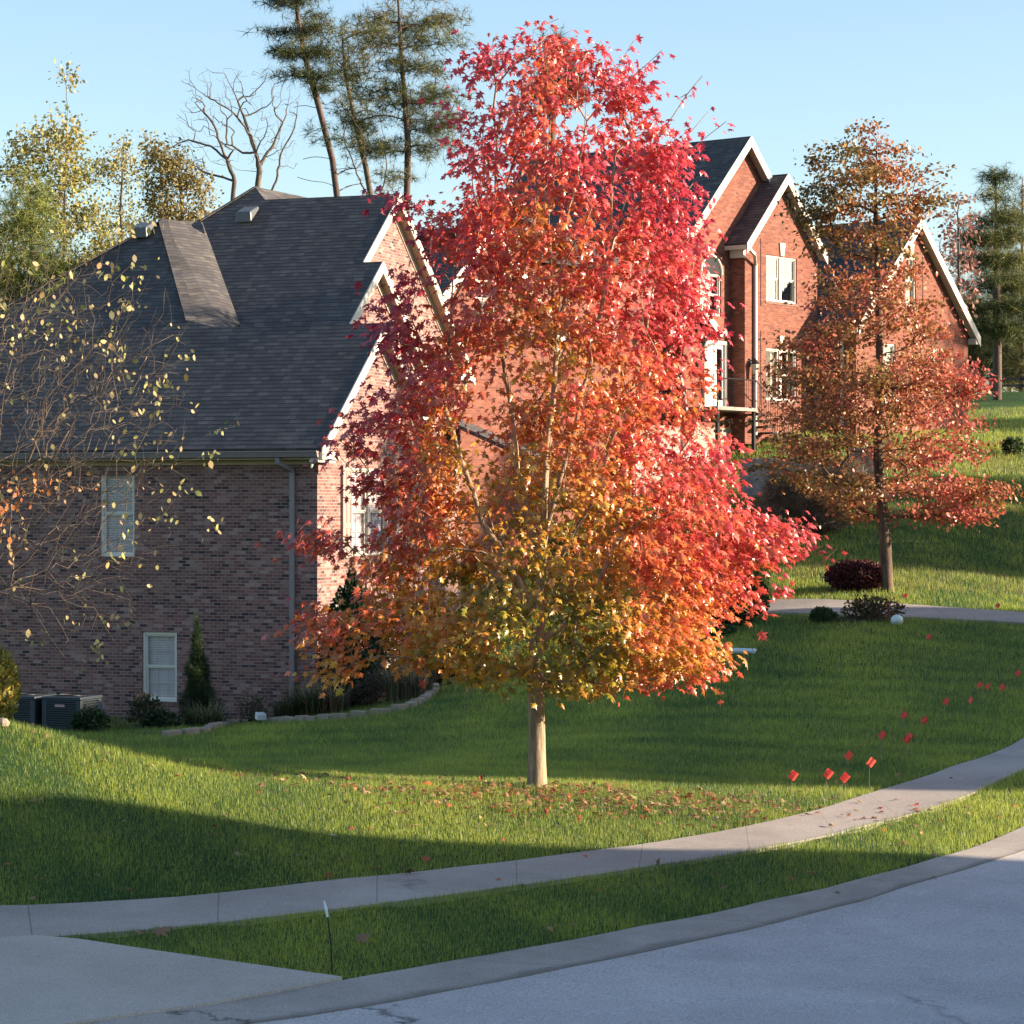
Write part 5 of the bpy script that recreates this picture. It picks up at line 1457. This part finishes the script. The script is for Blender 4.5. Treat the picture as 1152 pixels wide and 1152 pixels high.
nth = ['first', 'second', 'third', 'fourth', 'fifth', 'sixth', 'seventh', 'eighth', 'ninth', 'tenth', 'eleventh', 'twelfth', 'thirteenth', 'fourteenth', 'fifteenth', 'sixteenth', 'seventeenth', 'eighteenth', 'nineteenth']
for i, (px, py) in enumerate(FL):
    o = fs if i == 0 else copy_tree(fs)
    hp = .31
    ds = np.linspace(22, 62, 800); z = TZ((px - 576) / F * ds, ds) + hp; k = int(np.argmax((576 - py) / F * ds <= z))
    o.location = ((px - 576) / F * ds[k], ds[k], z[k] - hp)
    o.rotation_euler = (rng.normal(0, .1), rng.normal(0, .1), rng.normal(0, .38)); o.scale = (.72,) * 3
    where = 'on the shaded lawn beside the sidewalk' if i < 16 else 'near the far drive'
    tag(o, f'small red marking flag, {nth[i]} along the row counted from the maple' if i < 16 else f'small red marking flag near the far drive, {["middle", "rightmost", "leftmost"][i - 16]} of three by the oak', 'flag', 'red marking flags on the lawn')
# stake in the near strip
q = on_ground(374, 1096); m = MB(); m.tube([(0, 0, -.05), (-.01, 0, .2), (-.035, 0, .41)], [.006, .006, .005], 6); E_ = empty('marker_stake', q, 0, 'thin dark stake with a pale tip in the near grass strip', 'stake'); m.build('rod', M['iron'], E_, uv=False)
m = MB(); m.tube([(-.033, 0, .39), (-.045, 0, .45), (-.058, 0, .5)], [.009, .012, .006], 6); m.build('tip', M['plastic_white'], E_, uv=False)

# ------------------------------------------------------------------ grass blades and fallen leaves
def scatter(n, d0, d1, half=.25):
    d = d0 * (d1 / d0) ** rng.random(n); a = (rng.random(n) * 2 - 1) * half
    return a * d, d


def is_lawn(x, y):
    pav = between(x, y, wt, wb) | (y < np.interp(x, cu[:, 0], cu[:, 1])) | (between(x, y, wt, cu) & left_of_strip(x, y))
    D0, D1 = resample(DT, .5), resample(DB, .5)
    pav |= between(x, y, D0, D1) & (x > D0[0, 0])
    # local house footprints
    c, s = math.cos(-A20), math.sin(-A20); u = (x - HO[0]) * c - (y - HO[1]) * s; v = (x - HO[0]) * s + (y - HO[1]) * c
    pav |= (u > -14) & (u < .1) & (v > -.1) & (v < 13.4)
    return ~pav


N = 1950000
x, y = scatter(N, 16.5, 110)
ok = is_lawn(x, y); x, y = x[ok], y[ok]; n = len(x); z = TZ(x, y)
size = .037 * (1 + .035 * (y - 18)); wd = .0038 * (1 + .042 * (y - 18))
clump = smooth_noise(np.c_[x, y, z * 0], 2.2, 40)
hgt = size * np.clip(rng.normal(1, .35, n) + .18 * clump, .35, 2.4)
a = rng.random(n) * 6.283; ln = np.abs(rng.normal(0, .30, n))
dx = np.c_[np.cos(a), np.sin(a), np.zeros(n)]; sx = np.c_[-np.sin(a), np.cos(a), np.zeros(n)]
b = np.c_[x, y, z - .006]; tip = b + dx * (hgt * ln)[:, None] + np.array([0, 0, 1.]) * hgt[:, None]
v = np.stack([b - sx * wd[:, None] * .5, b + sx * wd[:, None] * .5, tip], 1).reshape(-1, 3)
t = np.arange(n * 3).reshape(-1, 3)
cm = np.clip(.5 + .22 * smooth_noise(np.c_[x, y * .3, z * 0], .9, 41) + .12 * smooth_noise(np.c_[x, y * .3, z * 0], 4.5, 47) + .12 * clump + rng.normal(0, .25, n), 0, 1)[:, None]
col = np.array([.035, .125, .045]) * (1 - cm) + np.array([.46, .52, .085]) * cm
dry = rng.random(n) < .04 + .05 * (smooth_noise(np.c_[x, y, z * 0], .5, 44) > .4) + .25 * ((y > 60) & (smooth_noise(np.c_[x, y, z * 0], .8, 45) > .1)); col[dry] = np.array([.28, .23, .1])
col *= np.exp(rng.normal(0, .15, (n, 1)))
g = soup('grass', v, t, M['grass'], None, np.repeat(col, 3, axis=0)); tag(g, 'mown green lawn grass over the mound and slopes', 'grass', kind='stuff')
# fallen leaves below the maple, thinning out
n = 1100
x = np.r_[rng.normal(.7, 1.5, n), rng.uniform(-5, 6, 260)]; y = np.r_[26.7 + rng.normal(-.2, .7, n), rng.uniform(18.5, 30, 260)]
ok = is_lawn(x, y) | ((rng.random(len(x)) < .2) & (y > 21)); x, y = x[ok], y[ok]; n = len(x); z = TZ(x, y) + .03 + rng.random(n) * .015
pos = np.c_[x, y, z]; v, t = place(STAR, pos, unit(rng.normal(0, 1, (n, 3)) * np.array([1, 1, .25])), unit(rng.normal(0, .35, (n, 3)) + np.array([0, 0, 1])), np.clip(rng.normal(.06, .016, n), .03, .1))
pal = np.array([(.30, .12, .06), (.36, .2, .1), (.24, .14, .08), (.40, .09, .05), (.40, .28, .16)]); col = jitter_col(pal[rng.integers(0, 5, n)], n, .2)
o = soup('fallen_leaves', v, t, M['leaf_dull'], None, np.repeat(col, len(STAR[0]), axis=0)); tag(o, 'fallen brown and red leaves scattered round the maple trunk', 'leaves', kind='stuff')
for (px, py, sz, lab) in ((175, 1057, .15, 'large dry brown leaf in the grass strip near the driveway tip'), (402, 1066, .13, 'dry brown leaf in the grass strip right of the stake')):
    q = on_ground(px, py); v, t = place(STAR, np.array([[0, 0, .05]]), np.array([[.6, .5, .25]]), np.array([[-.1, -.6, .7]]), np.array([sz])); o = soup('dry_leaf', v, t, M['leaf_dull'], None, np.tile(np.array([.26, .16, .1]), (len(v), 1))); o.location = q; tag(o, lab, 'leaf')

# ------------------------------------------------------------------ light, sky, camera
SUN_AZ = R(-4); SUN_EL = R(15)       # azimuth from +X towards +Y
sdir = Vector((math.cos(SUN_EL) * math.cos(SUN_AZ), math.cos(SUN_EL) * math.sin(SUN_AZ), math.sin(SUN_EL)))
ld = bpy.data.lights.new('sun', 'SUN'); ld.energy = 5.0; ld.angle = R(.5); ld.color = (1, .80, .58)
lo = bpy.data.objects.new('sun', ld); COL.objects.link(lo); lo.rotation_euler = sdir.to_track_quat('Z', 'Y').to_euler()
w = bpy.data.worlds.new('World'); S.world = w; w.use_nodes = True
nt = w.node_tree; sky = nt.nodes.new('ShaderNodeTexSky'); sky.sky_type = 'NISHITA'; sky.sun_disc = False
sky.sun_elevation = SUN_EL; sky.sun_rotation = math.pi / 2 - SUN_AZ; sky.air_density = 1.0; sky.dust_density = .9; sky.ozone_density = 1.7; sky.altitude = 200
nt.links.new(sky.outputs[0], nt.nodes['Background'].inputs[0]); nt.nodes['Background'].inputs[1].default_value = .088
cam = bpy.data.cameras.new('camera'); co = bpy.data.objects.new('camera', cam); COL.objects.link(co)
co.location = (0, 0, 0); co.rotation_euler = (R(90), 0, 0); cam.sensor_width = 36; cam.lens = 36 * F / 1152; cam.clip_start = .1; cam.clip_end = 6000
S.camera = co
S.view_settings.view_transform = 'Standard'; S.view_settings.look = 'None'; S.view_settings.exposure = 1.62; S.view_settings.gamma = 1
S.cycles.use_denoising = True
S.cycles.max_bounces = 6; S.cycles.transparent_max_bounces = 12
